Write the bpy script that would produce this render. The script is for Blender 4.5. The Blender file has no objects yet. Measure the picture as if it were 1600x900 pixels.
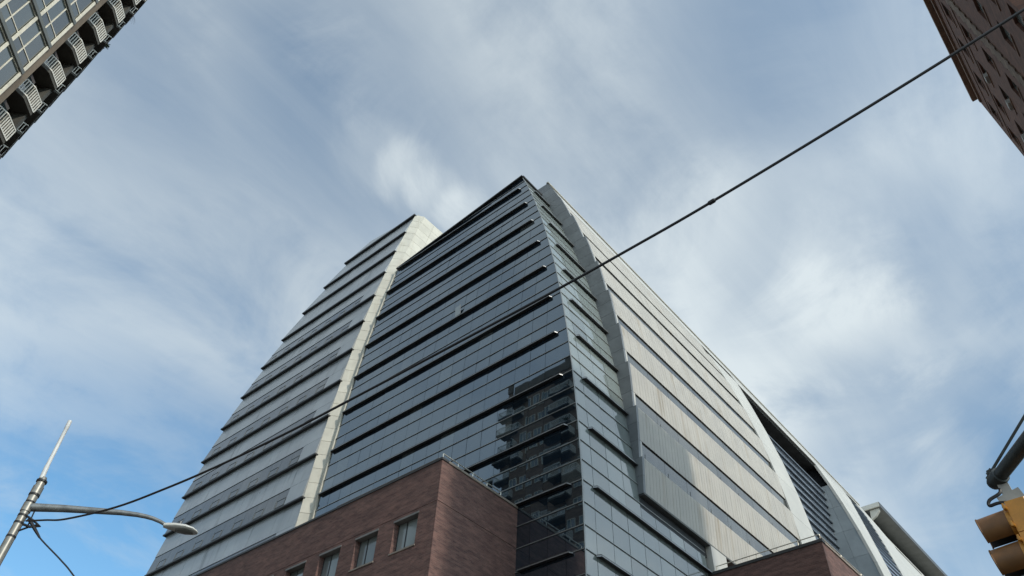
import bpy, math, random
from mathutils import Vector, Matrix, Quaternion
random.seed(7)
SC = bpy.context.scene
COL = SC.collection

# ------------------------------------------------------------------ camera
S = 32.0            # metres per layout unit
H0 = 1.65           # eye height
RIGHT = Vector((0.76380249, 0.64432543, 0.03808542))
UP = Vector((0.44835516, -0.57208944, 0.68679788))
FWD = Vector((-0.4643096, 0.50750213, 0.72584997))
FPX = 1187.18       # focal length in pixels of the 1600 wide photograph
cd = bpy.data.cameras.new('camera')
cam = bpy.data.objects.new('camera', cd)
COL.objects.link(cam)
cd.sensor_width = 36.0
cd.lens = FPX / 1600.0 * 36.0
cd.clip_start = 0.05
cd.clip_end = 20000.0
m = Matrix.Identity(4)
for i in range(3):
    m[i][0] = RIGHT[i]; m[i][1] = UP[i]; m[i][2] = -FWD[i]
m[0][3], m[1][3], m[2][3] = 0.0, 0.0, H0
cam.matrix_world = m
SC.camera = cam


def project(p):
    q = Vector(p) - Vector((0, 0, H0))
    d = q.dot(FWD)
    if d <= 0.01:
        return None
    return (800 + FPX * q.dot(RIGHT) / d, 450 - FPX * q.dot(UP) / d)


def pixdir(x, y):
    return (RIGHT * ((x - 800) / FPX) + UP * (-(y - 450) / FPX) + FWD).normalized()


# ------------------------------------------------------------------ light
SUN_EL = math.radians(31.5)
sun_h = Vector((1.0, -0.10, 0)).normalized()
SUN = Vector((sun_h.x * math.cos(SUN_EL), sun_h.y * math.cos(SUN_EL), math.sin(SUN_EL)))
ld = bpy.data.lights.new('sun', 'SUN')
ld.energy = 2.2
ld.angle = math.radians(2.0)
ld.color = (1.0, 0.93, 0.82)
lo = bpy.data.objects.new('sun', ld)
COL.objects.link(lo)
lo.rotation_euler = SUN.to_track_quat('Z', 'Y').to_euler()
lo.location = (60, -20, 90)

W = bpy.data.worlds.new('World')
SC.world = W
W.use_nodes = True
nt = W.node_tree
nt.nodes.clear()


class NT:
    """small helper for node trees"""
    def __init__(s, tree):
        s.t = tree

    def n(s, typ, **kw):
        o = s.t.nodes.new(typ)
        for k, v in kw.items():
            setattr(o, k, v)
        return o

    def l(s, a, b):
        s.t.links.new(a, b)

    def put(s, sock, v):
        if isinstance(v, bpy.types.NodeSocket):
            s.l(v, sock)
        elif v is not None:
            sock.default_value = v

    def math(s, op, a, b=None, c=None, clamp=False):
        o = s.n('ShaderNodeMath', operation=op, use_clamp=clamp)
        for i, v in enumerate((a, b, c)):
            s.put(o.inputs[i], v)
        return o.outputs[0]

    def vmath(s, op, a, b=None, out=0):
        o = s.n('ShaderNodeVectorMath', operation=op)
        s.put(o.inputs[0], a)
        if b is not None:
            s.put(o.inputs[1], b)
        return o.outputs[out]

    def mix(s, f, a, b, blend='MIX'):
        o = s.n('ShaderNodeMix', data_type='RGBA', blend_type=blend)
        s.put(o.inputs[0], f)
        s.put(o.inputs[6], a if not isinstance(a, tuple) else (*a[:3], 1))
        s.put(o.inputs[7], b if not isinstance(b, tuple) else (*b[:3], 1))
        return o.outputs[2]

    def noise(s, vec, scale, detail=4, rough=0.55, dist=0.0):
        o = s.n('ShaderNodeTexNoise')
        if vec is not None:
            s.l(vec, o.inputs['Vector'])
        o.inputs['Scale'].default_value = scale
        o.inputs['Detail'].default_value = detail
        o.inputs['Roughness'].default_value = rough
        o.inputs['Distortion'].default_value = dist
        return o.outputs[0]

    def rng(s, v, a, b, c=0.0, d=1.0, smooth=True):
        o = s.n('ShaderNodeMapRange')
        o.interpolation_type = 'SMOOTHSTEP' if smooth else 'LINEAR'
        s.put(o.inputs[0], v)
        for i, x in enumerate((a, b, c, d)):
            o.inputs[i + 1].default_value = x
        return o.outputs[0]

    def mapping(s, vec, scale=(1, 1, 1), rot=(0, 0, 0), loc=(0, 0, 0)):
        o = s.n('ShaderNodeMapping')
        s.l(vec, o.inputs[0])
        o.inputs['Scale'].default_value = scale
        o.inputs['Rotation'].default_value = rot
        o.inputs['Location'].default_value = loc
        return o.outputs[0]


g = NT(nt)
sky = g.n('ShaderNodeTexSky', sky_type='NISHITA')
sky.sun_disc = False
sky.sun_elevation = SUN_EL
sky.sun_rotation = math.atan2(SUN.x, SUN.y)
sky.air_density = 1.0
sky.dust_density = 0.6
sky.ozone_density = 1.6
tc = g.n('ShaderNodeTexCoord')
dirv = g.vmath('NORMALIZE', tc.outputs['Generated'])
sep = g.n('ShaderNodeSeparateXYZ')
g.l(dirv, sep.inputs[0])
zc = g.math('MAXIMUM', sep.outputs[2], 0.0)
den = g.math('ADD', zc, 0.12)
cmb = g.n('ShaderNodeCombineXYZ')
g.l(g.math('DIVIDE', sep.outputs[0], den), cmb.inputs[0])
g.l(g.math('DIVIDE', sep.outputs[1], den), cmb.inputs[1])
plane = cmb.outputs[0]
warp = g.noise(plane, 1.3, 3, 0.5)
pl2 = g.vmath('ADD', plane, g.vmath('SCALE', plane, None))
pl2 = plane
stre = g.mapping(plane, scale=(1.0, 0.42, 1), rot=(0, 0, math.radians(38)))
n1 = g.noise(stre, 1.05, 5, 0.47, 0.25)          # large streaky sheets
n2 = g.noise(g.mapping(plane, loc=(3.1, 1.7, 0)), 3.0, 9, 0.62, 0.5)   # finer lumps
n3 = g.noise(g.mapping(plane, loc=(-5.3, 2.2, 0)), 0.75, 3, 0.5)   # broad light and dark
n4 = g.noise(g.mapping(plane, scale=(2.6, 0.5, 1), rot=(0, 0, math.radians(-28)), loc=(1.3, 4.4, 0)), 2.4, 9, 0.62, 0.7)   # thin wisps
cov = g.math('ADD', g.math('MULTIPLY', n1, 0.67), g.math('ADD', g.math('MULTIPLY', n2, 0.20), g.math('MULTIPLY', n4, 0.13)))
cov = g.math('ADD', g.math('MULTIPLY', g.math('SUBTRACT', cov, 0.5), 1.45), 0.5)


def lobe(px, py, width, amp):
    d = pixdir(px, py)
    c = g.vmath('DOT_PRODUCT', dirv, tuple(d), out=1)
    kk = (1 - math.cos(math.radians(width))) * 4.0
    c = g.math('ADD', c, g.math('MULTIPLY', g.math('SUBTRACT', n2, 0.5), kk))
    c = g.math('ADD', c, g.math('MULTIPLY', g.math('SUBTRACT', n1, 0.5), kk))
    r = g.rng(c, math.cos(math.radians(width * 1.25)), 1.0, 0, 1)
    return g.math('MULTIPLY', r, amp)


# the gaps and thick sheets of cloud that the photograph shows
lobes = [(160, 890, 13, -0.24), (60, 790, 8, -0.05), (560, 180, 9, -0.09), (300, 40, 13, -0.09), (1290, 440, 8, -0.14), (1180, 50, 9, -0.12),
         (1440, 780, 9, -0.21), (1560, 700, 6, -0.07), (590, 245, 3.0, 0.06), (640, 275, 2.6, 0.10), (680, 303, 2.3, 0.11), (722, 330, 2.2, 0.12), (1130, 470, 12, 0.10), (880, 100, 14, 0.06),
         (230, 440, 15, 0.06), (1450, 330, 8, 0.04), (1330, 640, 8, 0.10)]
tot = cov
for a in lobes:
    tot = g.math('ADD', tot, lobe(*a))
mask = g.rng(tot, 0.20, 0.66, 0.0, 0.97, smooth=False)
sunc = g.math('MAXIMUM', g.vmath('DOT_PRODUCT', dirv, tuple(SUN), out=1), 0.0)
glow = g.math('ADD', 1.0, g.math('MULTIPLY', g.math('POWER', sunc, 3.0), 1.9))
low = g.math('SUBTRACT', 1.0, zc)
glow = g.math('ADD', glow, g.math('MULTIPLY', g.math('POWER', low, 2.0), 0.35))
shade = g.math('ADD', g.rng(n3, 0.32, 0.68, 6.0, 6.7), g.math('MULTIPLY', g.math('SUBTRACT', tot, 0.5), 3.0))
ccol = g.n('ShaderNodeCombineColor')
lum = g.math('MULTIPLY', shade, glow)
g.l(g.math('MULTIPLY', lum, 0.90), ccol.inputs[0])
g.l(g.math('MULTIPLY', lum, 1.0), ccol.inputs[1])
g.l(g.math('MULTIPLY', lum, 1.05), ccol.inputs[2])
skyc = g.mix(1.0, sky.outputs[0], (1.20, 1.68, 1.72), 'MULTIPLY')
fin = g.mix(mask, skyc, ccol.outputs[0])
bg = g.n('ShaderNodeBackground')
bg.inputs['Strength'].default_value = 0.11
g.l(fin, bg.inputs[0])
wo = g.n('ShaderNodeOutputWorld')
g.l(bg.outputs[0], wo.inputs[0])

SC.view_settings.view_transform = 'Standard'
SC.view_settings.look = 'None'
SC.view_settings.exposure = 0.0
SC.view_settings.gamma = 1.0
SC.view_settings.use_curve_mapping = False
try:
    SC.cycles.max_bounces = 6
    SC.cycles.glossy_bounces = 4
    SC.cycles.caustics_reflective = False
except Exception:
    pass

# ------------------------------------------------------------------ materials
MATS = {}


def material(name, col, rough=0.5, metal=0.0, var=0.12, vscale=0.6, bump=0.0, bscale=8.0, ior=1.5, streak=None, rand=0.0, grime=None, fine=0.0):
    """plain surface with uneven colour; streak = (colour, amount) runs down the surface"""
    mt = bpy.data.materials.new(name)
    mt.use_nodes = True
    t = NT(mt.node_tree)
    bs = mt.node_tree.nodes['Principled BSDF']
    geo = t.n('ShaderNodeNewGeometry')
    pos = geo.outputs['Position']
    c = None
    nz = t.noise(pos, vscale, 5, 0.6)
    dark = tuple(x * (1 - var) for x in col)
    lite = tuple(min(1, x * (1 + var)) for x in col)
    c = t.mix(t.rng(nz, 0.3, 0.7), dark, lite)
    if fine:
        nf = t.noise(pos, vscale * 14, 3, 0.6)
        c = t.mix(t.rng(nf, 0.25, 0.75), c, t.mix(1.0, c, (1 - fine,) * 3, 'MULTIPLY'))
    if streak:
        st = t.noise(t.mapping(pos, scale=(1.7, 1.7, 0.05)), 1.0, 6, 0.62)
        big = t.noise(pos, 0.22, 3, 0.5)
        f = t.math('MULTIPLY', t.rng(st, 0.50, 0.74), t.rng(big, 0.38, 0.62))
        c = t.mix(t.math('MULTIPLY', f, streak[1]), c, streak[0])
    if rand:
        oi = t.n('ShaderNodeObjectInfo')
        k = t.rng(oi.outputs['Random'], 0, 1, 1 - rand, 1 + rand, smooth=False)
        cc = t.n('ShaderNodeCombineColor')
        for i in range(3):
            t.l(k, cc.inputs[i])
        c = t.mix(1.0, c, cc.outputs[0], 'MULTIPLY')
    t.l(c, bs.inputs['Base Color'])
    bs.inputs['Metallic'].default_value = metal
    bs.inputs['IOR'].default_value = ior
    rr = t.rng(nz, 0.25, 0.75, max(0.0, rough - 0.08), min(1, rough + 0.08), smooth=False)
    t.l(rr, bs.inputs['Roughness'])
    if bump:
        b = t.n('ShaderNodeBump')
        b.inputs['Strength'].default_value = bump
        b.inputs['Distance'].default_value = 0.02
        t.l(t.noise(pos, bscale, 4, 0.6), b.inputs['Height'])
        t.l(b.outputs[0], bs.inputs['Normal'])
    MATS[name] = mt
    return mt


def glass(name, col, ior, rough=0.015, wob=0.05, wscale=0.5, rand=0.25, dirt=0.0, met=0.0, tint=None):
    mt = bpy.data.materials.new(name)
    mt.use_nodes = True
    t = NT(mt.node_tree)
    bs = mt.node_tree.nodes['Principled BSDF']
    geo = t.n('ShaderNodeNewGeometry')
    pos = geo.outputs['Position']
    oi = t.n('ShaderNodeObjectInfo')
    k = t.rng(oi.outputs['Random'], 0, 1, 1 - rand, 1 + rand, smooth=False)
    cc = t.n('ShaderNodeCombineColor')
    for i in range(3):
        t.l(t.math('MULTIPLY', k, col[i]), cc.inputs[i])
    c = cc.outputs[0]
    if dirt:
        st = t.noise(t.mapping(pos, scale=(2.2, 2.2, 0.12)), 1.0, 5, 0.6)
        c = t.mix(t.rng(st, 0.45, 0.8, 0, dirt), c, (0.16, 0.16, 0.14))
    t.l(c, bs.inputs['Base Color'])
    bs.inputs['IOR'].default_value = ior
    bs.inputs['Metallic'].default_value = met
    if tint:
        bs.inputs['Specular Tint'].default_value = (*tint, 1)
    bs.inputs['Roughness'].default_value = rough
    b = t.n('ShaderNodeBump')
    b.inputs['Strength'].default_value = wob
    b.inputs['Distance'].default_value = 0.1
    t.l(t.noise(t.mapping(pos, scale=(1, 1, 0.8)), wscale, 2, 0.5), b.inputs['Height'])
    t.l(b.outputs[0], bs.inputs['Normal'])
    MATS[name] = mt
    return mt


def brick(name, c1, c2, mortar, diff=False):
    mt = bpy.data.materials.new(name)
    mt.use_nodes = True
    t = NT(mt.node_tree)
    bs = mt.node_tree.nodes['Principled BSDF']
    geo = t.n('ShaderNodeNewGeometry')
    pos = geo.outputs['Position']
    sp = t.n('ShaderNodeSeparateXYZ')
    t.l(pos, sp.inputs[0])
    cb = t.n('ShaderNodeCombineXYZ')
    t.l(t.math('SUBTRACT' if diff else 'ADD', sp.outputs[0], sp.outputs[1]), cb.inputs[0])
    t.l(sp.outputs[2], cb.inputs[1])
    bt = t.n('ShaderNodeTexBrick')
    t.l(cb.outputs[0], bt.inputs['Vector'])
    bt.inputs['Color1'].default_value = (*c1, 1)
    bt.inputs['Color2'].default_value = (*c2, 1)
    bt.inputs['Mortar'].default_value = (*mortar, 1)
    bt.inputs['Scale'].default_value = 1.0
    bt.inputs['Brick Width'].default_value = 0.30
    bt.inputs['Row Height'].default_value = 0.10
    bt.inputs['Mortar Size'].default_value = 0.010
    bt.inputs['Mortar Smooth'].default_value = 0.3
    bt.inputs['Bias'].default_value = -0.1
    # courses weathered unevenly: short horizontal smears and broad cloudy patches
    sm = t.noise(t.mapping(pos, scale=(0.9, 0.9, 4.5)), 1.0, 5, 0.65)
    br = t.noise(pos, 0.35, 4, 0.55)
    c = t.mix(t.rng(sm, 0.36, 0.66, 0.0, 0.85), bt.outputs[0], t.mix(1.0, bt.outputs[0], (0.55, 0.54, 0.57), 'MULTIPLY'))
    c = t.mix(t.rng(br, 0.35, 0.7, 0.0, 0.45), c, t.mix(1.0, c, (1.25, 1.2, 1.18), 'MULTIPLY'))
    t.l(c, bs.inputs['Base Color'])
    bs.inputs['Roughness'].default_value = 0.85
    b = t.n('ShaderNodeBump')
    b.inputs['Strength'].default_value = 0.5
    b.inputs['Distance'].default_value = 0.012
    t.l(t.math('SUBTRACT', 1.0, bt.outputs[1]), b.inputs['Height'])
    t.l(b.outputs[0], bs.inputs['Normal'])
    MATS[name] = mt
    return mt


glass('glass_curtain', (0.008, 0.015, 0.024), 2.75, wob=0.03, wscale=0.45, dirt=0.10, tint=(0.74, 0.89, 1.0))
glass('glass_drawn', (0.05, 0.058, 0.06), 2.75, wob=0.03, wscale=0.45, dirt=0.2, tint=(0.74, 0.89, 1.0))
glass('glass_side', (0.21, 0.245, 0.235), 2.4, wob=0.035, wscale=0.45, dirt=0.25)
glass('glass_strip', (0.075, 0.080, 0.076), 2.15, wob=0.05, wscale=0.6, dirt=0.5)
glass('glass_dim', (0.05, 0.055, 0.055), 2.0, wob=0.05, wscale=0.6, dirt=0.5)
glass('glass_blue', (0.13, 0.155, 0.19), 2.8, wob=0.04, wscale=0.5)
glass('glass_window', (0.05, 0.065, 0.065), 2.5, wob=0.05, wscale=0.9, rand=0.5)
glass('glass_blind', (0.27, 0.31, 0.31), 1.6, wob=0.02, rough=0.06, rand=0.2)
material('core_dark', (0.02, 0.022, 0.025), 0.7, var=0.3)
material('mullion', (0.30, 0.31, 0.30), 0.4, 0.5, var=0.15)
material('fin_dark', (0.045, 0.044, 0.043), 0.45, 0.2, var=0.25)
material('fin_edge', (0.36, 0.37, 0.37), 0.35, 0.6, var=0.15)
material('panel_grey', (0.40, 0.415, 0.415), 0.34, 0.35, var=0.10, vscale=0.35, streak=((0.20, 0.21, 0.205), 0.85), rand=0.06)
material('panel_cream', (0.60, 0.58, 0.50), 0.6, var=0.08, vscale=0.8, streak=((0.42, 0.37, 0.27), 0.5), rand=0.05)
material('panel_white', (0.47, 0.445, 0.395), 0.55, var=0.07, vscale=0.5, streak=((0.30, 0.23, 0.14), 0.75))
material('panel_smooth', (0.54, 0.53, 0.485), 0.5, var=0.06, vscale=0.3, streak=((0.40, 0.38, 0.33), 0.5))
material('tile_grey', (0.175, 0.188, 0.195), 0.45, 0.1, var=0.12, vscale=0.6, streak=((0.16, 0.165, 0.17), 0.5), rand=0.08)
material('reveal_blue', (0.30, 0.335, 0.35), 0.5, var=0.10, vscale=0.4, rand=0.04)
material('louvre', (0.15, 0.18, 0.21), 0.4, 0.3, var=0.15)
material('soffit', (0.13, 0.135, 0.132), 0.6, var=0.2)
material('roofing', (0.16, 0.16, 0.16), 0.9, var=0.2)
brick('brick_rose', (0.225, 0.118, 0.096), (0.140, 0.077, 0.066), (0.20, 0.145, 0.125))
brick('brick_brown', (0.165, 0.072, 0.043), (0.095, 0.046, 0.032), (0.10, 0.065, 0.05))
brick('brick_dark', (0.36, 0.235, 0.155), (0.27, 0.175, 0.12), (0.3, 0.23, 0.18))
material('brick_quoin', (0.16, 0.12, 0.09), 0.9, var=0.25, vscale=3.0, rand=0.2)
material('coping', (0.05, 0.05, 0.05), 0.6, var=0.2)
material('coping_stone', (0.28, 0.24, 0.20), 0.8, var=0.2)
material('steel_pipe', (0.62, 0.60, 0.52), 0.35, 0.6, var=0.15, vscale=3)
material('steel_dark', (0.10, 0.105, 0.11), 0.45, 0.5, var=0.2)
material('window_frame', (0.06, 0.062, 0.065), 0.5, 0.3, var=0.15)
material('lintel', (0.20, 0.19, 0.18), 0.6, var=0.2)
material('frame_cream', (0.80, 0.74, 0.60), 0.6, var=0.12, vscale=2.0)
material('frame_grey', (0.14, 0.15, 0.14), 0.55, var=0.15)
material('concrete_brown', (0.19, 0.15, 0.11), 0.85, var=0.2, vscale=0.9, bump=0.3)
material('slab_dark', (0.085, 0.082, 0.07), 0.85, var=0.25, vscale=1.0)
material('rail_white', (0.78, 0.76, 0.68), 0.5, var=0.08, vscale=3)
material('belt_stone', (0.19, 0.12, 0.085), 0.85, var=0.25, vscale=1.5)
material('galvanised', (0.27, 0.26, 0.23), 0.42, 0.55, var=0.18, vscale=6, streak=((0.25, 0.22, 0.17), 0.5))
material('arm_grey', (0.22, 0.225, 0.22), 0.45, 0.6, var=0.2, vscale=8)
material('lamp_shell', (0.62, 0.61, 0.56), 0.4, 0.2, var=0.1, vscale=6)
material('lamp_lens', (0.20, 0.20, 0.18), 0.2, var=0.1)
material('antenna_white', (0.62, 0.62, 0.60), 0.4, var=0.1, vscale=5)
material('band_black', (0.012, 0.012, 0.012), 0.5, var=0.2)
material('cable_black', (0.012, 0.012, 0.014), 0.55, var=0.3, vscale=4)
material('mast_green', (0.035, 0.042, 0.042), 0.5, 0.2, var=0.2, vscale=5)
material('signal_yellow', (0.52, 0.235, 0.03), 0.42, var=0.12, vscale=6, fine=0.1)
material('visor_brown', (0.17, 0.075, 0.02), 0.5, var=0.2, vscale=8)
material('visor_black', (0.012, 0.012, 0.012), 0.7, var=0.2)
material('lens_red', (0.16, 0.012, 0.01), 0.15, var=0.1)
material('lens_amber', (0.18, 0.09, 0.01), 0.15, var=0.1)
material('lens_green', (0.01, 0.10, 0.06), 0.15, var=0.1)
material('asphalt', (0.05, 0.05, 0.052), 0.9, var=0.25, vscale=0.8, bump=0.4, bscale=40, fine=0.2)
material('pavement', (0.27, 0.26, 0.245), 0.9, var=0.15, vscale=0.6, bump=0.3, bscale=30, fine=0.12)
material('kerb_stone', (0.30, 0.29, 0.275), 0.85, var=0.15, vscale=1.0)
material('paint_white', (0.72, 0.72, 0.69), 0.7, var=0.2, vscale=4, fine=0.2)
material('leaf', (0.05, 0.08, 0.025), 0.6, var=0.3, vscale=10)
material('pot', (0.14, 0.06, 0.035), 0.8, var=0.2)
material('ac_grey', (0.33, 0.33, 0.31), 0.6, var=0.2, vscale=4)

# ------------------------------------------------------------------ mesh helpers
ORIG = {}


class MB:
    def __init__(s):
        s.v, s.f = [], []

    def add(s, vs, fs):
        o = len(s.v)
        s.v += [tuple(p) for p in vs]
        s.f += [tuple(i + o for i in f) for f in fs]
        return s

    def hexa(s, p):
        """8 points: bottom ring 0-3, top ring 4-7"""
        return s.add(p, [(0, 3, 2, 1), (4, 5, 6, 7), (0, 1, 5, 4), (1, 2, 6, 5), (2, 3, 7, 6), (3, 0, 4, 7)])

    def box(s, x0, x1, y0, y1, z0, z1):
        return s.hexa([(x0, y0, z0), (x1, y0, z0), (x1, y1, z0), (x0, y1, z0), (x0, y0, z1), (x1, y0, z1), (x1, y1, z1), (x0, y1, z1)])

    def plate(s, q, n, t):
        """quad q (4 points) thickened by t along n"""
        n = Vector(n)
        return s.hexa([Vector(p) for p in q] + [Vector(p) + n * t for p in q])

    def bar(s, a, b, w, h, up=(0, 0, 1)):
        a, b = Vector(a), Vector(b)
        d = (b - a).normalized()
        u = Vector(up)
        r = d.cross(u)
        if r.length < 1e-4:
            r = d.cross(Vector((1, 0, 0)))
        r.normalize()
        u = r.cross(d)
        ring = lambda p: [p - r * w / 2 - u * h / 2, p + r * w / 2 - u * h / 2, p + r * w / 2 + u * h / 2, p - r * w / 2 + u * h / 2]
        return s.hexa(ring(a) + ring(b))

    def tube(s, pts, rad, n=10, cap=True):
        pts = [Vector(p) for p in pts]
        if not isinstance(rad, (list, tuple)):
            rad = [rad] * len(pts)
        rings = []
        ref = None
        for i, p in enumerate(pts):
            d = (pts[min(i + 1, len(pts) - 1)] - pts[max(i - 1, 0)]).normalized()
            if ref is None:
                ref = d.orthogonal().normalized()
            ref = (ref - d * ref.dot(d)).normalized()
            w = d.cross(ref)
            rings.append([p + (ref * math.cos(2 * math.pi * k / n) + w * math.sin(2 * math.pi * k / n)) * rad[i] for k in range(n)])
        vs = [q for r in rings for q in r]
        fs = []
        for i in range(len(pts) - 1):
            for k in range(n):
                a, b = i * n + k, i * n + (k + 1) % n
                fs.append((a, b, b + n, a + n))
        if cap:
            fs.append(tuple(reversed(range(n))))
            fs.append(tuple(range((len(pts) - 1) * n, len(pts) * n)))
        return s.add(vs, fs)

    def loft(s, rings):
        n = len(rings[0])
        vs = [q for r in rings for q in r]
        fs = []
        for i in range(len(rings) - 1):
            for k in range(n):
                a, b = i * n + k, i * n + (k + 1) % n
                fs.append((a, b, b + n, a + n))
        fs.append(tuple(reversed(range(n))))
        fs.append(tuple(range((len(rings) - 1) * n, len(rings) * n)))
        return s.add(vs, fs)

    def prism(s, poly, z0, z1):
        return s.loft([[(x, y, z0) for x, y in poly], [(x, y, z1) for x, y in poly]])


def thing(name, loc, label, cat, group=None):
    o = bpy.data.objects.new(name, None)
    COL.objects.link(o)
    o.location = loc
    o.empty_display_size = 0.5
    o['label'] = label
    o['category'] = cat
    if group:
        o['group'] = group
    ORIG[o] = Vector(loc)
    return o


def obj(name, mb, mat, parent=None, smooth=False, kind=None):
    lo_ = [min(p[i] for p in mb.v) for i in range(3)]
    hi_ = [max(p[i] for p in mb.v) for i in range(3)]
    c = Vector(((lo_[0] + hi_[0]) / 2, (lo_[1] + hi_[1]) / 2, (lo_[2] + hi_[2]) / 2))
    me = bpy.data.meshes.new(name)
    me.from_pydata([tuple(Vector(p) - c) for p in mb.v], [], mb.f)
    me.materials.append(MATS[mat])
    if smooth:
        me.polygons.foreach_set('use_smooth', [True] * len(me.polygons))
        try:
            me.set_sharp_from_angle(angle=math.radians(40))
        except Exception:
            pass
    o = bpy.data.objects.new(name, me)
    COL.objects.link(o)
    if parent is not None:
        o.parent = parent
        o.location = c - ORIG[parent]
    else:
        o.location = c
    ORIG[o] = c
    if kind:
        o['kind'] = kind
    return o


def tag(o, label, cat, group=None):
    o['label'] = label
    o['category'] = cat
    if group:
        o['group'] = group
    return o


def fixn(o):
    """make the normals of a closed mesh point outwards"""
    import bmesh
    b = bmesh.new()
    b.from_mesh(o.data)
    bmesh.ops.recalc_face_normals(b, faces=b.faces)
    b.to_mesh(o.data)
    b.free()
    return o


def zz(z):
    return z * S + H0


# ------------------------------------------------------------------ building profile
def prof(z):                       # how far the street face leans back
    return 0.071 * max(z - 0.9, 0) ** 2


LEV = [0.783 + 0.137 * (k - 1) for k in range(-5, 15)]     # index i = k + 5
KLEV = lambda k: 0.783 + 0.137 * (k - 1)


def lin(f, z):
    """f sampled at the floor levels, straight between them"""
    i = math.floor((z - LEV[0]) / 0.137 + 1e-6)
    a = LEV[0] + 0.137 * i
    t = (z - a) / 0.137
    return f(a) * (1 - t) + f(a + 0.137) * t


YG = lambda z: S * lin(lambda q: 1 + prof(q), z)                    # glass street face
YT = lambda z: S * (0.982 + prof(z))                               # grey tower face
XC = lambda z: S * lin(lambda q: -0.711 - 0.141 * max(q - 0.7, 0) ** 2, z)   # glass corner
XW = lambda z: S * (-0.70 - 0.18 * max(z - 0.95, 0) ** 2)          # white curved face
XTL = lambda z: S * (-2.36 + 0.17 * max(z - 1.0, 0) ** 2)          # outer end of grey tower
XGL = -1.56 * S
XTR = -1.60 * S
ROOFG = lambda x: 2.1 + (x / S + 0.986) * (2.018 - 2.1) / (-1.555 + 0.986)   # sloping glass roofline
PODZ = 0.783
PODX = -0.868 * S
PODY = 0.789 * S

# ================================================================== setting
mb = MB()
mb.add([(-6000, -6000, 0), (6000, -6000, 0), (6000, 6000, 0), (-6000, 6000, 0)], [(0, 1, 2, 3)])
o = obj('ground', mb, 'asphalt', kind='structure')


def pave(x0, x1, y0, y1):
    mb = MB().box(x0, x1, y0, y1, 0.02, 0.15)
    p = obj('pavement', mb, 'pavement', kind='structure')
    k = MB()
    for a in ((x0 - .15, x1 + .15, y0 - .15, y0), (x0 - .15, x1 + .15, y1, y1 + .15), (x0 - .15, x0, y0, y1), (x1, x1 + .15, y0, y1)):
        k.box(*a, 0.02, 0.145)
    obj('kerb', k, 'kerb_stone', p)


pave(-95, -11.0, 21.0, 175)
pave(3.0, 40, 8.0, 175)
pave(-95, -12.5, -45, 5.0)
pave(-1.5, 60, -45, 2.0)
for k in range(6):
    tag(obj('crossing_stripe', MB().box(-10 + k * 2.1, -9.2 + k * 2.1, 12.0, 15.5, 0.004, 0.008), 'paint_white', kind='structure'), 'white crossing stripe on the road', 'stripe', 'crossing stripes')

# ================================================================== glass tower
GT = thing('glass_tower', (XC(0.0) - 14, S + 7, 0), 'dark glass office tower with horizontal sunshades, leaning back to a sharp corner', 'building')
rings = []
zs = [LEV[0] - 0.01] + [z for z in LEV if LEV[0] <= z < 2.03]
d = 0.10
for z in zs:
    zz_ = max(z, LEV[0])
    rings.append([(XGL - 1.0, YG(zz_) + d, zz(z)), (XC(zz_) - d, YG(zz_) + d, zz(z)), (XC(zz_) - d, 1.455 * S, zz(z)), (XGL - 1.0, 1.455 * S, zz(z))])
yt = YG(2.1) + d
rings.append([(XGL - 1.0, YG(2.02) + d, zz(2.0165)), (XC(2.1) - d, yt, zz(2.097)), (XC(2.1) - d, 1.455 * S, zz(2.097)), (XGL - 1.0, 1.455 * S, zz(2.0165))])
fixn(obj('core_wall', MB().loft(rings), 'core_dark', GT))

cells = []       # (area in pixels, quad, normal)


def area_px(q):
    pp = [project(p) for p in q]
    if any(p is None for p in pp):
        return 0
    cx = sum(p[0] for p in pp) / 4
    cy = sum(p[1] for p in pp) / 4
    if not (-20 < cx < 1620 and -20 < cy < 920):
        return 0
    a = 0
    for i in range(4):
        a += pp[i][0] * pp[(i + 1) % 4][1] - pp[(i + 1) % 4][0] * pp[i][1]
    return abs(a) / 2


def inset(q, gx, gz):
    """shrink quad p00,p10,p11,p01 by metres along its two directions"""
    p00, p10, p11, p01 = [Vector(p) for p in q]
    u0, u1 = (p10 - p00), (p11 - p01)
    v0, v1 = (p01 - p00), (p11 - p10)
    U0, U1, V0, V1 = [w.normalized() if w.length > 1e-6 else w for w in (u0, u1, v0, v1)]
    return [p00 + U0 * gx + V0 * gz, p10 - U0 * gx + V1 * gz, p11 - U1 * gx - V1 * gz, p01 + U1 * gx - V0 * gz]


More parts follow.
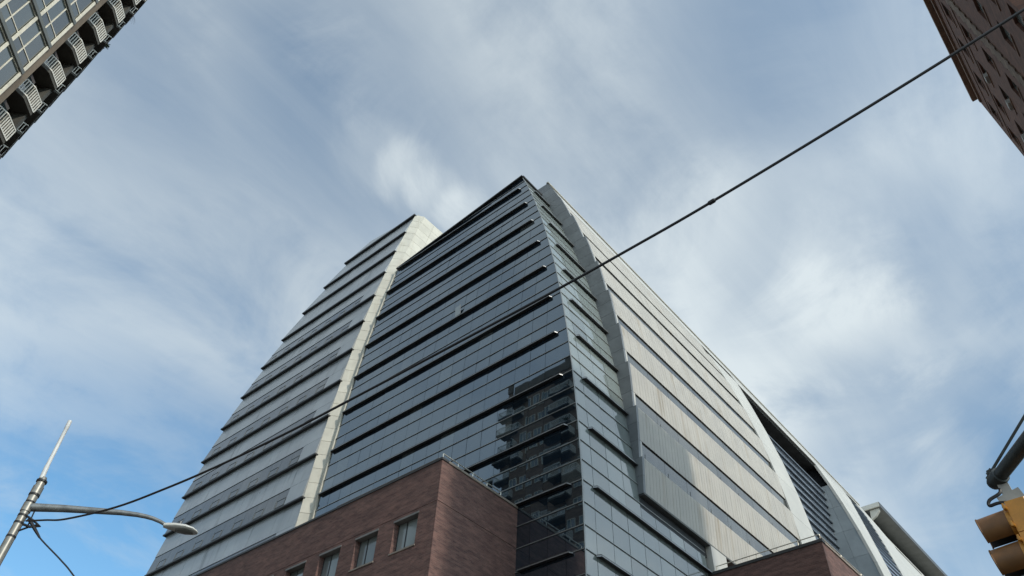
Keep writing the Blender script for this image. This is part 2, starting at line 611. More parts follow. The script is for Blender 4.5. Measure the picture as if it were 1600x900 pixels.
PW = 1.42
mull_h = MB()
nrow = 3
mullions = []
for k in range(-5, 11):
    za, zb = KLEV(k), KLEV(k + 1)
    for r in range(nrow):
        z0, z1 = za + (zb - za) * r / nrow, za + (zb - za) * (r + 1) / nrow
        if k == 10 and r >= 2:
            continue
        # street face
        xs = XGL
        xr0 = XC(z0)
        first = xs
        if z1 <= PODZ + 0.002:
            first = PODX - 0.3
        n_ = max(1, int((xr0 - first) / PW))
        edges = [first + i * PW for i in range(n_)] if first == XGL else [first + i * (xr0 - first) / max(1, round((xr0 - first) / PW)) for i in range(max(1, round((xr0 - first) / PW)))]
        for i, x0 in enumerate(edges):
            last = i == len(edges) - 1
            xa0 = x0
            xa1 = edges[i + 1] if not last else None
            bl = (xa0, z0)
            def pt(x, z):
                if k == 10:
                    z = min(z, ROOFG(x) - 0.001)
                return Vector((x, YG(min(z, 2.15)), zz(z)))
            xb0 = xa1 if not last else XC(z0)
            xb1 = xa1 if not last else XC(z1)
            if k == 10 and ROOFG(xa0) - 0.004 <= z0:
                if ROOFG(xb0) - 0.012 <= z0:
                    continue
            q = [pt(xa0, z0), pt(xb0, z0), pt(xb1, z1), pt(xa0, z1)]
            if (q[3] - q[0]).length < 0.25 and (q[2] - q[1]).length < 0.25:
                continue
            cells.append((area_px(q), q, 'A'))
        # side face
        yend = 1.2 * S if z0 > 0.84 else 1.455 * S
        ncol = 6 if z0 > 0.84 else 8
        y00, y01 = YG(z0), YG(z1)
        if k == 10:
            z1c = min(z1, 2.098)
        else:
            z1c = z1
        ys = [1.2 * S - 1.75 * i for i in range(5)][::-1] if z0 > 0.84 else sorted([1.2 * S - 1.75 * i for i in range(5)] + [1.2 * S + 1.75 * i for i in range(1, 5)])
        ys = [y for y in ys if y > max(y00, y01) + 0.5]
        ys = [None] + ys
        if ys[-1] < yend - 0.3:
            ys.append(yend)
        for i in range(len(ys) - 1):
            def pb(y, z):
                yy = YG(z) if y is None else y
                return Vector((XC(z), yy, zz(z)))
            q = [pb(ys[i], z0), pb(ys[i + 1], z0), pb(ys[i + 1], z1c), pb(ys[i], z1c)]
            cells.append((area_px(q), q, 'B'))
        mullions.append((k, r, z0, first, yend))
cells.sort(key=lambda c: -c[0])


def pane_mesh(mb, q, face):
    u = (q[1] - q[0]).normalized()
    v = (q[3] - q[0]).normalized() if (q[3] - q[0]).length > 0.05 else (q[2] - q[1]).normalized()
    n = u.cross(v).normalized()
    if face == 'A' and n.y > 0:
        n = -n
    if face == 'B' and n.x < 0:
        n = -n
    qq = inset(q, 0.010 if face == 'A' else 0.018, 0.02)
    # tiny tilt of every pane, as glazing never sits perfectly flat
    j = random.gauss(0, 0.005)
    qq = [p + n * (j * (1 if i in (0, 3) else -1)) for i, p in enumerate(qq)]
    mb.plate([p - n * 0.05 for p in qq], n, 0.05)


rest, rest_b = MB(), MB()
for i, (a, q, face) in enumerate(cells):
    if i < 300 and a > 0:
        b = MB()
        pane_mesh(b, q, face)
        fixn(obj('pane', b, ('glass_curtain' if random.random() > 0.05 else 'glass_drawn') if face == 'A' else 'glass_side', GT))
    else:
        pane_mesh(rest if face == 'A' else rest_b, q, face)
fixn(obj('pane', rest, 'glass_curtain', GT, kind='stuff'))
fixn(obj('pane', rest_b, 'glass_side', GT, kind='stuff'))

for k, r, z, first, yend in mullions:
    if z < 0.45:
        continue
    p0 = Vector((first, YG(z) - 0.02, zz(z)))
    p1 = Vector((XC(z) + 0.02, YG(z) - 0.02, zz(z)))
    p2 = Vector((XC(z) + 0.02, yend, zz(z)))
    if k == 10 and r > 0:
        xr = -0.986 * S + (z - 2.1) / (2.018 - 2.1) * (-1.555 + 0.986) * S
        p0.x = max(p0.x, xr)
    obj('mullion', MB().bar(p0, p1, 0.07, 0.05), 'mullion', GT)
    obj('mullion', MB().bar(p1, p2, 0.07, 0.05), 'mullion', GT)
# glass corner trim and roof coping
cz = [z for z in LEV if 0.4 < z < 2.02] + [2.098]
obj('corner_trim', MB().tube([(XC(z) + 0.015, YG(z) - 0.015, zz(z)) for z in cz], 0.045, 6), 'mullion', GT)
obj('roof_coping', MB().bar((XGL, YG(2.018) - 0.05, zz(2.021)), (XC(2.1) + 0.1, YG(2.1) - 0.08, zz(2.103)), 0.4, 0.16), 'fin_dark', GT)
obj('roof_coping', MB().bar((XC(2.1), YG(2.1) - 0.1, zz(2.103)), (XC(2.1), 1.46 * S, zz(2.103)), 0.4, 0.16), 'fin_dark', GT)


def sunshade(a, b, n, capa=False, capb=False, dep=0.24):
    """horizontal blade from a to b standing out along n"""
    a, b, n = Vector(a), Vector(b), Vector(n)
    dr = (b - a).normalized()
    mb = MB()
    ea = dr * (dep * 0.5 if capa else 0)
    eb = -dr * (dep * 0.5 if capb else 0)
    up = Vector((0, 0, 1))
    base = [a, b, b + eb * -1 * 0 + n * dep, a + n * dep]
    base = [a, b, b + n * dep + eb, a + n * dep + ea]
    mb.hexa([p - up * 0.07 for p in base] + [p + up * 0.05 for p in base])
    o_ = fixn(obj('sunshade', mb, 'fin_dark', GT))
    p, q = base[3] + n * 0.012, base[2] + n * 0.012
    obj('edge_strip', MB().bar(p - up * 0.05, q - up * 0.05, 0.025, 0.05), 'fin_edge', o_)
    for flag, e, tip in ((capa, a, base[3]), (capb, b, base[2])):
        if flag:
            s_ = -dr if e is a else dr
            obj('end_cap', MB().plate([e + s_ * 0.02 - up * 0.10, tip + s_ * 0.02 - up * 0.10, tip + s_ * 0.02 - up * 0.03, e + s_ * 0.02 - up * 0.03], s_, 0.03), 'fin_edge', o_)


for k in range(-1, 11):
    z = KLEV(k)
    x0 = XGL + 0.05
    if z < PODZ - 0.01:
        x0 = PODX + 0.3
    x1 = XC(z) - 0.85
    if k == 10:
        x0 = XGL + 0.4
    sunshade((x0, YG(z) - 0.03, zz(z)), (x1, YG(z) - 0.03, zz(z)), (0, -1, 0), False, True)
    ye = 1.2 * S - 0.02 if z > 0.84 else 1.455 * S
    sunshade((XC(z) + 0.03, YG(z) + 1.05, zz(z)), (XC(z) + 0.03, ye, zz(z)), (1, 0, 0), True, False)
# one vent sash standing open
q = Vector((-1.145 * S, YG(1.49) - 0.04, zz(1.482)))
ob = obj('open_sash', MB().plate([q, q + Vector((0.62, -0.03, 0)), q + Vector((0.62, -0.16, 1.0)), q + Vector((0, -0.13, 1.0))], (0, -1, 0), 0.02), 'glass_side', GT)
obj('sash_frame', MB().bar(q + Vector((0.64, -0.05, 0)), q + Vector((0.64, -0.19, 1.05)), 0.05, 0.05), 'fin_edge', ob)
# glazed jamb of the glass face against the cream pier
for z0, z1 in zip(cz[:-2], cz[1:-1]):
    if z0 < PODZ - 0.15:
        continue
    obj('jamb', MB().hexa([(XGL - 0.42, YG(z0) - 0.02, zz(z0)), (XGL - 0.02, YG(z0) - 0.12, zz(z0)), (XGL - 0.02, YG(z0) + 0.08, zz(z0)), (XGL - 0.42, YG(z0) + 0.08, zz(z0)),
                           (XGL - 0.42, YG(z1) - 0.02, zz(z1) - .03), (XGL - 0.02, YG(z1) - 0.12, zz(z1) - .03), (XGL - 0.02, YG(z1) + 0.08, zz(z1) - .03), (XGL - 0.42, YG(z1) + 0.08, zz(z1) - .03)]), 'panel_cream', GT)

# ================================================================== grey panelled tower
TW = thing('panel_clad_tower', (-2.0 * S, S + 6, 0), 'grey metal panelled tower with stepped dark ledges behind the street lamp', 'building')
LAP = 0.30
ZT = KLEV(13)
rings = []
for z in [-0.05, 0.6] + [KLEV(k) for k in range(1, 14)]:
    rings.append([(XTL(z) + 0.5, YT(z) + 0.35, zz(z)), (XTR - 0.3, YT(z) + 0.35, zz(z)), (XTR - 0.3, 1.75 * S, zz(z)), (XTL(z) + 0.5, 1.75 * S, zz(z))])
fixn(obj('core_wall', MB().loft(rings), 'core_dark', TW))
XSR = -1.679 * S      # right end of the window strips


def tw(x, z, off=0.0):
    return Vector((x, YT(z) + off, zz(z)))


for k in range(-5, 13):
    za, zb = KLEV(k), KLEV(k + 1)
    if k < 0:
        # plain lower storeys
        fixn(obj('cladding_band', MB().hexa([tw(XTL(za), za), tw(XTR, za), tw(XTR, za, .3), tw(XTL(za), za, .3), tw(XTL(zb), zb), tw(XTR, zb), tw(XTR, zb, .3), tw(XTL(zb), zb, .3)]), 'panel_grey', TW))
        continue
    g_ = 0.10                      # dark joint under each ledge
    zt = zb - 0.0028
    has = 0 <= k <= 9
    zs_ = za + 0.0575
    o0 = -LAP
    tmid = (zs_ - za) / (zt - za)
    om = o0 * (1 - tmid)

    def surf(x, z):
        t = (z - za) / (zt - za)
        base = YT(za) * (1 - t) + YT(zt) * t
        return Vector((x, base + o0 * (1 - t), zz(z)))

    def xl(z):
        t = (z - za) / (zt - za)
        return XTL(za) * (1 - t) + XTL(zt) * t - 0.28 * (1 - t)

    def slab(name, x0a, x1a, z0, x0b, x1b, z1, mat_, th=0.3, rec=0.0, par=TW):
        q = [surf(x0a, z0), surf(x1a, z0), surf(x1b, z1), surf(x0b, z1)]
        dv = Vector((0, 1, 0))
        return fixn(obj(name, MB().plate([p + dv * rec for p in q], dv, th), mat_, par))

    # panels across the storey
    npan = 7
    zlo = zs_ + 0.0006 if has else za
    for i in range(npan):
        f0, f1 = i / npan, (i + 1) / npan
        e = 0.014
        a0 = xl(zlo) + (XTR - xl(zlo)) * f0 + e
        a1 = xl(zlo) + (XTR - xl(zlo)) * f1 - e
        b0 = xl(zt) + (XTR - xl(zt)) * f0 + e
        b1 = xl(zt) + (XTR - xl(zt)) * f1 - e
        slab('cladding_panel', a0, a1, zlo, b0, b1, zt, 'panel_grey', 0.25, random.uniform(0, 0.006))
    if has:
        slab('cladding_panel', XSR + 0.01, XTR - .008, za, XSR + 0.01, XTR - .008, zs_, 'panel_grey', 0.25, 0.003)
        # window strip: panes, every second one with an opening sash
        xL = xl(za) + 0.0
        npn = 14
        for i in range(npn):
            a0 = xl(za) + (XSR - xl(za)) * i / npn + 0.012
            a1 = xl(za) + (XSR - xl(za)) * (i + 1) / npn - 0.012
            b0 = xl(zs_) + (XSR - xl(zs_)) * i / npn + 0.012
            b1 = xl(zs_) + (XSR - xl(zs_)) * (i + 1) / npn - 0.012
            p_ = slab('strip_pane', a0, a1, za + 0.002, b0, b1, zs_ - 0.0004, 'glass_dim', 0.06, 0.05)
            if i % 2 == 1:
                c0, c1 = a0 + 0.15, a1 - 0.15
                zA, zB = za + 0.006, za + 0.029
                fr = MB()
                Y_ = Vector((0, 0.035, 0))
                for A_, B_ in ((surf(c0, zA), surf(c1, zA)), (surf(c0, zB), surf(c1, zB)), (surf(c0, zA), surf(c0, zB)), (surf(c1, zA), surf(c1, zB))):
                    fr.bar(A_ + Y_, B_ + Y_, 0.025, 0.025)
                obj('sash', fr, 'frame_grey', p_)
    # ledge: dark drip edge along the foot of the storey
    L0 = surf(xl(za) - 0.06, za)
    L1 = surf(XTR + 0.10, za)
    led = MB().hexa([L0 + Vector((0, -.03, -.15)), L1 + Vector((0, -.03, -.15)), L1 + Vector((0, .45, -.15)), L0 + Vector((0, .45, -.15)),
                     L0 + Vector((0, -.05, -.01)), L1 + Vector((0, -.05, -.01)), L1 + Vector((0, .45, -.01)), L0 + Vector((0, .45, -.01))])
    obj('ledge', led, 'fin_dark', TW)
# outer end wall (faces away, seen only from the side)
rings = []
for k in range(-5, 14):
    z = max(KLEV(k), -0.05)
    rings.append([(XTL(z) + 0.02, YT(z) + 0.26, zz(z)), (XTL(z) + 0.45, YT(z) + 0.26, zz(z)), (XTL(z) + 0.45, 1.75 * S, zz(z)), (XTL(z) + 0.02, 1.75 * S, zz(z))])
fixn(obj('end_wall', MB().loft(rings), 'panel_grey', TW))
# roof screen above the top ledge
zt = ZT
P_ = [(XTL(zt) - 0.25, YT(zt) - 0.25, zz(zt)), (XTR, YT(zt) - 0.1, zz(zt)), (XTR, YT(zt) + 0.3, zz(zt + 0.020)), (-1.926 * S, YT(zt) + 0.8, zz(zt + 0.105))]
fixn(obj('roof_screen', MB().loft([[P_[0], P_[1], P_[2], P_[3]], [tuple(Vector(p) + Vector((0, 1.2, 0))) for p in P_]]), 'panel_grey', TW))
Lt = [Vector((XTL(zt) - 0.4, YT(zt) - 0.38, zz(zt) - 0.2)), Vector((XTR + 0.12, YT(zt) - 0.38, zz(zt) - 0.2))]
obj('ledge', MB().hexa([Lt[0], Lt[1], Lt[1] + Vector((0, .6, 0)), Lt[0] + Vector((0, .6, 0))] + [p + Vector((0, 0, .22)) for p in (Lt[0], Lt[1], Lt[1] + Vector((0, .6, 0)), Lt[0] + Vector((0, .6, 0)))]), 'fin_dark', TW)
obj('roof_deck', MB().hexa([(XTL(zt) + .3, YT(zt) + .8, zz(zt) - .3), (XTR - .02, YT(zt) + .8, zz(zt) - .3), (XTR - .02, 1.74 * S, zz(zt) - .3), (XTL(zt) + .3, 1.74 * S, zz(zt) - .3),
                           (XTL(zt) + .3, YT(zt) + .8, zz(zt) + .1), (XTR - .02, YT(zt) + .8, zz(zt) + .1), (XTR - .02, 1.74 * S, zz(zt) + .1), (XTL(zt) + .3, 1.74 * S, zz(zt) + .1)]), 'roofing', TW)
# cream pier: a splayed strip beside the glass and a side wall above its roof
for k in range(0, 13):
    za, zb = KLEV(k), KLEV(k + 1)
    ntl = 3
    for j in range(ntl):
        z0 = za + (zb - za) * j / ntl + 0.0005
        z1 = za + (zb - za) * (j + 1) / ntl - 0.0005

        def sp(z):
            t = (z - za) / (zb - za)
            a = Vector((XTR + 0.01, YT(z) - 0.10, zz(z)))
            wd = 0.78
            b = Vector((XTR + wd, YT(z) + 0.78, zz(z)))
            return a, b
        a0, b0 = sp(z0)
        a1, b1 = sp(z1)
        n_ = Vector((0.6, -0.6, 0)).normalized()
        fixn(obj('cream_tile', MB().plate([p - n_ * 0.10 for p in (a0, b0, b1, a1)], n_, 0.10 + random.uniform(0, .008)), 'panel_cream', TW))
        # side wall tiles behind
        if zb > 1.80:
            ny = 5
            ystart = lambda z: YT(z) + 0.79
            for i in range(ny):
                c0 = ystart(z0) + (1.70 * S - ystart(z0)) * (i / ny) ** 1.0 * 0.55
                c1 = ystart(z0) + (1.70 * S - ystart(z0)) * ((i + 1) / ny) * 0.55
                d0 = ystart(z1) + (1.70 * S - ystart(z1)) * (i / ny) * 0.55
                d1 = ystart(z1) + (1.70 * S - ystart(z1)) * ((i + 1) / ny) * 0.55
                x_ = XTR + 0.74
                e = 0.012
                sz = 0
                fixn(obj('cream_tile', MB().plate([(x_, c0 + e, zz(z0)), (x_, c1 - e, zz(z0)), (x_, d1 - e, zz(z1)), (x_, d0 + e, zz(z1))], (-1, 0, 0), 0.2), 'panel_cream', TW))
obj('side_wall', MB().box(XTR - 0.2, XTR + 0.50, 1.22 * S, 1.74 * S, zz(0), zz(ZT) - 0.02), 'panel_cream', TW)

# ================================================================== white curved wing
WW = thing('curved_white_wing', (XW(0.9) - 8, 2.4 * S, 0), 'long curved white metal wing with ribbed bands and strip windows', 'building')
Y0W = 1.2 * S
YWE = 2.06 * S
YPE = 2.21 * S
ZSOF = 0.85


def wp(y, z, off=0.0):
    return Vector((XW(z) + off, y, zz(z)))


def wslab(name, ya0, ya1, za, yb0, yb1, zb, mat_, th=0.3, off=0.0, par=None, grow=0.0):
    q = [wp(ya0, za, off + grow), wp(ya1, za, off + grow), wp(yb1, zb, off), wp(yb0, zb, off)]
    return fixn(obj(name, MB().plate(q, (-1, 0, 0), th), mat_, par or WW))


STEP = 0.24


def wpj(j, y, z, off=0.0):
    """point on storey j of the wing: set back at its sill, proud at its top"""
    t = (z - (0.936 + 0.137 * j)) / 0.137
    return wp(y, z, off + 0.06 - STEP * (1 - t))


def ribbed(name, y0, y1, za, zb, j, pitch=0.42, gap=0.020, off=0.0):
    mb = MB()
    wp = lambda y, z, o=0.0: wpj(j, y, z, o)
    q = [wp(y0, za, off - 0.03), wp(y1, za, off - 0.03), wp(y1, zb, off - 0.03), wp(y0, zb, off - 0.03)]
    mb.plate(q, (-1, 0, 0), 0.28)
    y = y0
    while y < y1 - 0.05:
        ye = min(y + pitch - gap, y1)
        jo = random.uniform(-0.004, 0.004)
        mb.plate([wp(y, za, off + jo), wp(ye, za, off + jo), wp(ye, zb, off + jo), wp(y, zb, off + jo)], (-1, 0, 0), 0.04)
        y += pitch
    return fixn(obj(name, mb, 'panel_white', WW))


WIN = 0.048
sills = [0.936 + 0.137 * j for j in range(8)]
# lowest band, then window + band for every storey
ribbed('ribbed_band', Y0W + 0.02, YWE + 0.02, ZSOF, sills[0], -1)
for j, zs_ in enumerate(sills):
    zt = zs_ + WIN
    zn = sills[j + 1] if j + 1 < len(sills) else 1.985
    ribbed('ribbed_band', Y0W + 0.02, YWE + 0.02, zt, zn, j)
    # sill lip and dark head of the window strip
    wq = lambda y, z, o=0.0: wpj(j, y, z, o)
    obj('sill', MB().hexa([wq(Y0W + .02, zs_, -.1) + Vector((0, 0, -.05)), wq(YWE, zs_, -.1) + Vector((0, 0, -.05)), wp(YWE, zs_, .03) + Vector((0, 0, -.05)), wp(Y0W + .02, zs_, .03) + Vector((0, 0, -.05)),
                           wq(Y0W + .02, zs_, -.1) + Vector((0, 0, .012)), wq(YWE, zs_, -.1) + Vector((0, 0, .012)), wp(YWE, zs_, .03) + Vector((0, 0, .002)), wp(Y0W + .02, zs_, .03) + Vector((0, 0, .002))]), 'panel_smooth', WW)
    obj('window_head', MB().bar(wq(Y0W + 0.45, zt, -0.10), wq(YWE, zt, -0.10), 0.16, 0.05), 'fin_dark', WW)
    npn = 9
    for i in range(npn):
        ya = Y0W + 0.55 + (YWE - Y0W - 0.6) * i / npn + 0.015
        yb = Y0W + 0.55 + (YWE - Y0W - 0.6) * (i + 1) / npn - 0.015
        q = [wq(ya, zs_ + .001, -.10), wq(yb, zs_ + .001, -.10), wq(yb, zt - .001, -.10), wq(ya, zt - .001, -.10)]
        p_ = fixn(obj('strip_pane', MB().plate(q, (-1, 0, 0), 0.05), 'glass_strip', WW))
        if j < 2 and random.random() < 0.6:
            fr = MB()
            c0, c1, zA, zB = ya + 0.4, yb - 0.7, zs_ + 0.008, zs_ + 0.024
            for A_, B_ in ((wq(c0, zA, -.09), wq(c1, zA, -.09)), (wq(c0, zA, -.09), wq(c0, zB, -.09))):
                fr.bar(A_, B_, 0.02, 0.02)
            obj('sash', fr, 'frame_grey', p_)
    # pale reveals at both ends of the strip
    for y0_, y1_, m_, of in ((Y0W + 0.02, Y0W + 0.5, 'panel_smooth', -0.01), (YWE - 0.03, YWE + 0.02, 'frame_grey', -0.02)):
        q = [wq(y0_, zs_ + .001, of), wq(y1_, zs_ + .001, of), wq(y1_, zt - .001, of), wq(y0_, zt - .001, of)]
        fixn(obj('reveal', MB().plate(q, (-1, 0, 0), 0.3), m_, WW))
# pier between the strips and the louvred opening, panelled storey by storey
pz = [0.60, 0.74, ZSOF] + sills + [1.93]
for a, b in zip(pz[:-1], pz[1:]):
    wslab('pier_panel', YWE + 0.035, YPE + (0.07 * S * max(0, (a - 1.70) / .23)), a + 0.0005, YWE + 0.035, YPE + (0.07 * S * max(0, (b - 1.70) / .23)), b - 0.0005, 'panel_smooth', 0.35)
# top band up to the roof edge, in three long courses
YSH = lambda z: 0.16 * S * max(0.0, (z - 1.4) / 0.5) ** 2
YLR = lambda z: 2.925 * S + 0.3 * YSH(z)              # right edge of the louvred opening
YAL = lambda z: 3.07 * S + 1.5 * YSH(z)        # tall window slit
YAR = lambda z: 3.32 * S + 1.15 * YSH(z)
YEND = 3.80 * S
for za, zb, ya, yb in ((1.986, 2.04, Y0W + 0.02, YPE + 1.5), (2.041, 2.095, Y0W + 0.02, 2.36 * S), (2.096, 2.15, Y0W + 0.02, 2.36 * S)):
    n_ = 6
    for i in range(n_):
        wslab('top_panel', ya + (yb - ya) * i / n_ + .01, ya + (yb - ya) * (i + 1) / n_ - .01, za, ya + (yb - ya) * i / n_ + .01, ya + (yb - ya) * (i + 1) / n_ - .01, zb - .0006, 'panel_smooth', 0.3)
for za, zb, ya, yb in ((1.931, 1.985, YPE + 0.08 * S, YAL(1.95)), (1.986, 2.04, YPE + 1.52, YAL(2.0)), (2.054, 2.10, 2.36 * S, YEND), (2.101, 2.15, 2.36 * S, YEND)):
    n_ = 7
    for i in range(n_):
        wslab('top_panel', ya + (yb - ya) * i / n_ + .01, ya + (yb - ya) * (i + 1) / n_ - .01, za, ya + (yb - ya) * i / n_ + .01, ya + (yb - ya) * (i + 1) / n_ - .01, zb - .0006, 'panel_smooth', 0.3)
wslab('clerestory_slot', 2.36 * S, 3.6 * S, 2.0405, 2.36 * S, 3.6 * S, 2.0535, 'glass_strip', 0.1, -0.25)
obj('roof_coping', MB().bar(wp(Y0W - 0.1, 2.152, 0.05), wp(YEND, 2.152, 0.05), 0.30, 0.12), 'panel_smooth', WW)
obj('roof_deck', MB().box(-1.55 * S, XW(2.15) - 0.31, Y0W + 0.36, YEND - 0.1, zz(2.10), zz(2.146)), 'roofing', WW)
# panels right of the louvred opening, then the tall slit of small panes, then the end panels
zr = [0.30, 0.55, 0.70, 0.85, 1.0, 1.14, 1.28, 1.42, 1.56, 1.70, 1.82, 1.93]
for a, b in zip(zr[:-1], zr[1:]):
    wslab('edge_panel', YLR(a), YAL(a), a + .0005, YLR(b), YAL(b), b - .0005, 'panel_smooth', 0.35)
    wslab('end_panel', YAR(a), YEND, a + .0005, YAR(b), YEND, b - .0005, 'panel_smooth', 0.35)
wslab('end_panel', YAR(1.93), YEND, 1.9305, YAR(2.0), YEND, 2.0395, 'panel_smooth', 0.35)
wslab('end_panel', 3.6 * S, YEND, 2.0405, 3.6 * S, YEND, 2.0535, 'panel_smooth', 0.35)
nz_ = 34
for i in range(nz_):
    a, b = 0.75 + 0.0365 * i, 0.75 + 0.0365 * (i + 1)
    if b > 2.02:
        break
    wslab('slit_pane', YAL(a) + .02, YAR(a) - .02, a + .001, YAL(b) + .02, YAR(b) - .02, b - .001, 'glass_blue', 0.06, -0.14)
    obj('slit_bar', MB().bar(wp(YAL(a), a, -0.08), wp(YAR(a), a, -0.08), 0.12, 0.05), 'louvre', WW)
# louvred recess
XL = -0.859 * S
obj('recess_back', MB().box(XL - 1.5, XL - 0.35, YPE - 1.6, 3.0 * S, zz(0.3), zz(1.80)), 'core_dark', WW)
lz = [0.85 + 0.037 * i for i in range(26)]
for i, z in enumerate(lz):
    obj('louvre', MB().box(XL - .26, XL - .02, YPE - 1.4, 2.952 * S, zz(z) - .08, zz(z) + .06), 'louvre', WW)
    if z > 1.1 and i < len(lz) - 1:
        for j in range(9):
            ya = YPE - 1.4 + (2.952 * S - YPE + 1.4) * j / 9
            yb = YPE - 1.4 + (2.952 * S - YPE + 1.4) * (j + 1) / 9
            obj('recess_pane', MB().box(XL - 0.33, XL - 0.27, ya + .03, yb - .03, zz(z) + .065, zz(z + .037) - .105), 'glass_blue', WW)
# recess jamb (pale blue grey wall in shade), panelled
jz = [0.3, 0.6, 0.85] + [1.0 + 0.115 * i for i in range(8)] + [1.915]
for a, b in zip(jz[:-1], jz[1:]):
    x1a, x1b = XW(a) - 0.36, XW(b) - 0.36
    for i in range(2):
        u0, u1 = i / 2, (i + 1) / 2
        xa0, xa1 = XL - .6 + (x1a - XL + .6) * u0, XL - .6 + (x1a - XL + .6) * u1
        xb0, xb1 = XL - .6 + (x1b - XL + .6) * u0, XL - .6 + (x1b - XL + .6) * u1
        ya = lambda x, z, x1: YLR(z) + 0.03
        if x1a - XL < 0.2 or x1b - XL < 0.0:
            continue
        e = 0.012
        fixn(obj('jamb_panel', MB().plate([(xa0 + e, ya(xa0, a, x1a), zz(a) + e), (xa1 - e, ya(xa1, a, x1a), zz(a) + e), (xb1 - e, ya(xb1, b, x1b), zz(b) - e), (xb0 + e, ya(xb0, b, x1b), zz(b) - e)], (0, 1, 0), 0.2), 'reveal_blue', WW))
obj('recess_soffit', MB().box(XW(1.93) - 4, XW(1.93) - 0.31, YPE - 1, 3.1 * S, zz(1.925), zz(1.945)), 'soffit', WW)
# hidden cores behind the cladding
def core(y0, y1, zmax, zmin=ZSOF + 0.004, dx=0.55):
    rg = []
    z = zmin
    while True:
        z = min(z, zmax)
        rg.append([(XW(z) - dx, y0, zz(z)), (XW(z) - dx, y1, zz(z)), (-1.3 * S, y1, zz(z)), (-1.3 * S, y0, zz(z))])
        if z >= zmax:
            break
        z += 0.1
    fixn(obj('core_wall', MB().loft(rg), 'core_dark', WW))


core(Y0W + 0.36, YPE - 0.35, 2.09)
core(3.0 * S, YEND - 0.36, 2.09, zmin=-0.05)
fixn(obj('core_wall', MB().box(-1.3 * S, -1.0 * S, YPE - 0.3, 3.0 * S - .02, 0.0, zz(2.09)), 'core_dark', WW))
# soffit under the overhang and the pale pier below it
obj('soffit', MB().hexa([(XC(ZSOF) - .5, Y0W, zz(ZSOF) - .12), (XW(ZSOF) - .04, Y0W, zz(ZSOF) - .12), (XW(ZSOF) - .04, YPE, zz(ZSOF) - .12), (XC(ZSOF) - .5, YPE, zz(ZSOF) - .12),
                         (XC(ZSOF) - .5, Y0W, zz(ZSOF) - .01), (XW(ZSOF) - .01, Y0W, zz(ZSOF) - .01), (XW(ZSOF) - .01, YPE, zz(ZSOF) - .01), (XC(ZSOF) - .5, YPE, zz(ZSOF) - .01)]), 'soffit', WW)
obj('painted_soffit_shade', MB().box(XC(.83) - .3, XC(.83) + .02, Y0W + .02, 1.462 * S, zz(ZSOF) - .95, zz(ZSOF) - .125), 'core_dark', WW)  # added dark strip imitating the soffit's shade and reflection on the glass
obj('pier', MB().box(XC(0.8) - .6, XC(0.8) + 0.40, 1.462 * S, 1.53 * S, zz(0.74), zz(ZSOF) - .13), 'panel_smooth', WW)
# grey tiled end wall facing the glass
tz = []
zb_ = [ZSOF - .003] + sills + [2.029, 2.15]
for a, b in zip(zb_[:-1], zb_[1:]):
    n_ = max(2, round((b - a) / 0.046))
    tz += [(a + (b - a) * i / n_, a + (b - a) * (i + 1) / n_) for i in range(n_)]
for a, b in tz:
    jj = math.floor((((a + b) / 2) - 0.936) / 0.137)

    def ex(z):
        # stepped outline, set back at every sill
        if jj > 7:
            return XW(z) + 0.02
        return wpj(jj, 0, z, 0.015).x
    xi = lambda z: min(XC(z), XW(z) - 0.5) - 0.3 - (6.0 if z > 2.0 else 0)
    ncol = 1 if b <= 2.0 else 4
    for i in range(ncol):
        def px(z, t):
            return xi(z) + (ex(z) - xi(z)) * t
        e = 0.010
        am, bm = a + 0.0003, b - 0.0003
        t0, t1 = i / ncol, (i + 1) / ncol
        fixn(obj('end_tile', MB().plate([(px(a, t0) + e, Y0W, zz(am)), (px(a, t1) - e * (t1 < 1), Y0W, zz(am)), (px(b, t1) - e * (t1 < 1), Y0W, zz(bm)), (px(b, t0) + e, Y0W, zz(bm))], (0, 1, 0), 0.25 ), 'tile_grey', WW))

# ================================================================== rear wing with overhanging roof
RW = thing('rear_wing', (-0.95 * S, 4.6 * S, 0), 'far white block under a flat overhanging roof behind the curved wing', 'building')
rg = []
for z in [-0.05, 0.6, 0.95, 1.2, 1.4, 1.6, 1.8, 1.95, 2.08, 2.18]:
    x = XW(z) - 0.35
    rg.append([(x, YEND - 0.3, zz(z)), (x, 6.2 * S, zz(z)), (-1.4 * S, 6.2 * S, zz(z)), (-1.4 * S, YEND - 0.3, zz(z))])
fixn(obj('wall', MB().loft(rg), 'panel_smooth', RW))
rf = obj('roof', MB().box(-1.45 * S, -0.892 * S, 3.93 * S, 6.3 * S, zz(2.182), zz(2.205)), 'soffit', RW)
obj('fascia', MB().box(-0.892 * S + .005, -0.892 * S + 0.10, 3.925 * S, 6.3 * S, zz(2.180), zz(2.208)), 'steel_dark', rf)
obj('fascia', MB().box(-1.45 * S, -0.892 * S, 3.92 * S, 3.929 * S, zz(2.183), zz(2.207)), 'panel_smooth', rf)
rgb = [(-0.95 * S, zz(2.181)), (-0.900 * S, zz(2.181)), (-0.905 * S, zz(2.165)), (-0.925 * S, zz(2.145)), (-0.955 * S, zz(2.13))]
fixn(obj('bracket', MB().loft([[(x, 3.935 * S, z) for x, z in rgb], [(x, 3.95 * S, z) for x, z in rgb]]), 'panel_smooth', rf))
for (za, zb, ya, yb) in ((1.98, 2.0, 4.02, 4.36), (1.98, 2.0, 4.42, 4.9), (1.80, 1.82, 4.0, 4.35), (1.80, 1.82, 4.42, 4.9), (1.62, 1.64, 3.98, 4.5)):
    q = [Vector((XW(z) - 0.34, y * S, zz(z))) for y, z in ((ya, za), (yb, za), (yb, zb), (ya, zb))]
    fixn(obj('window', MB().plate(q, (1, 0, 0), 0.06), 'glass_strip', RW))

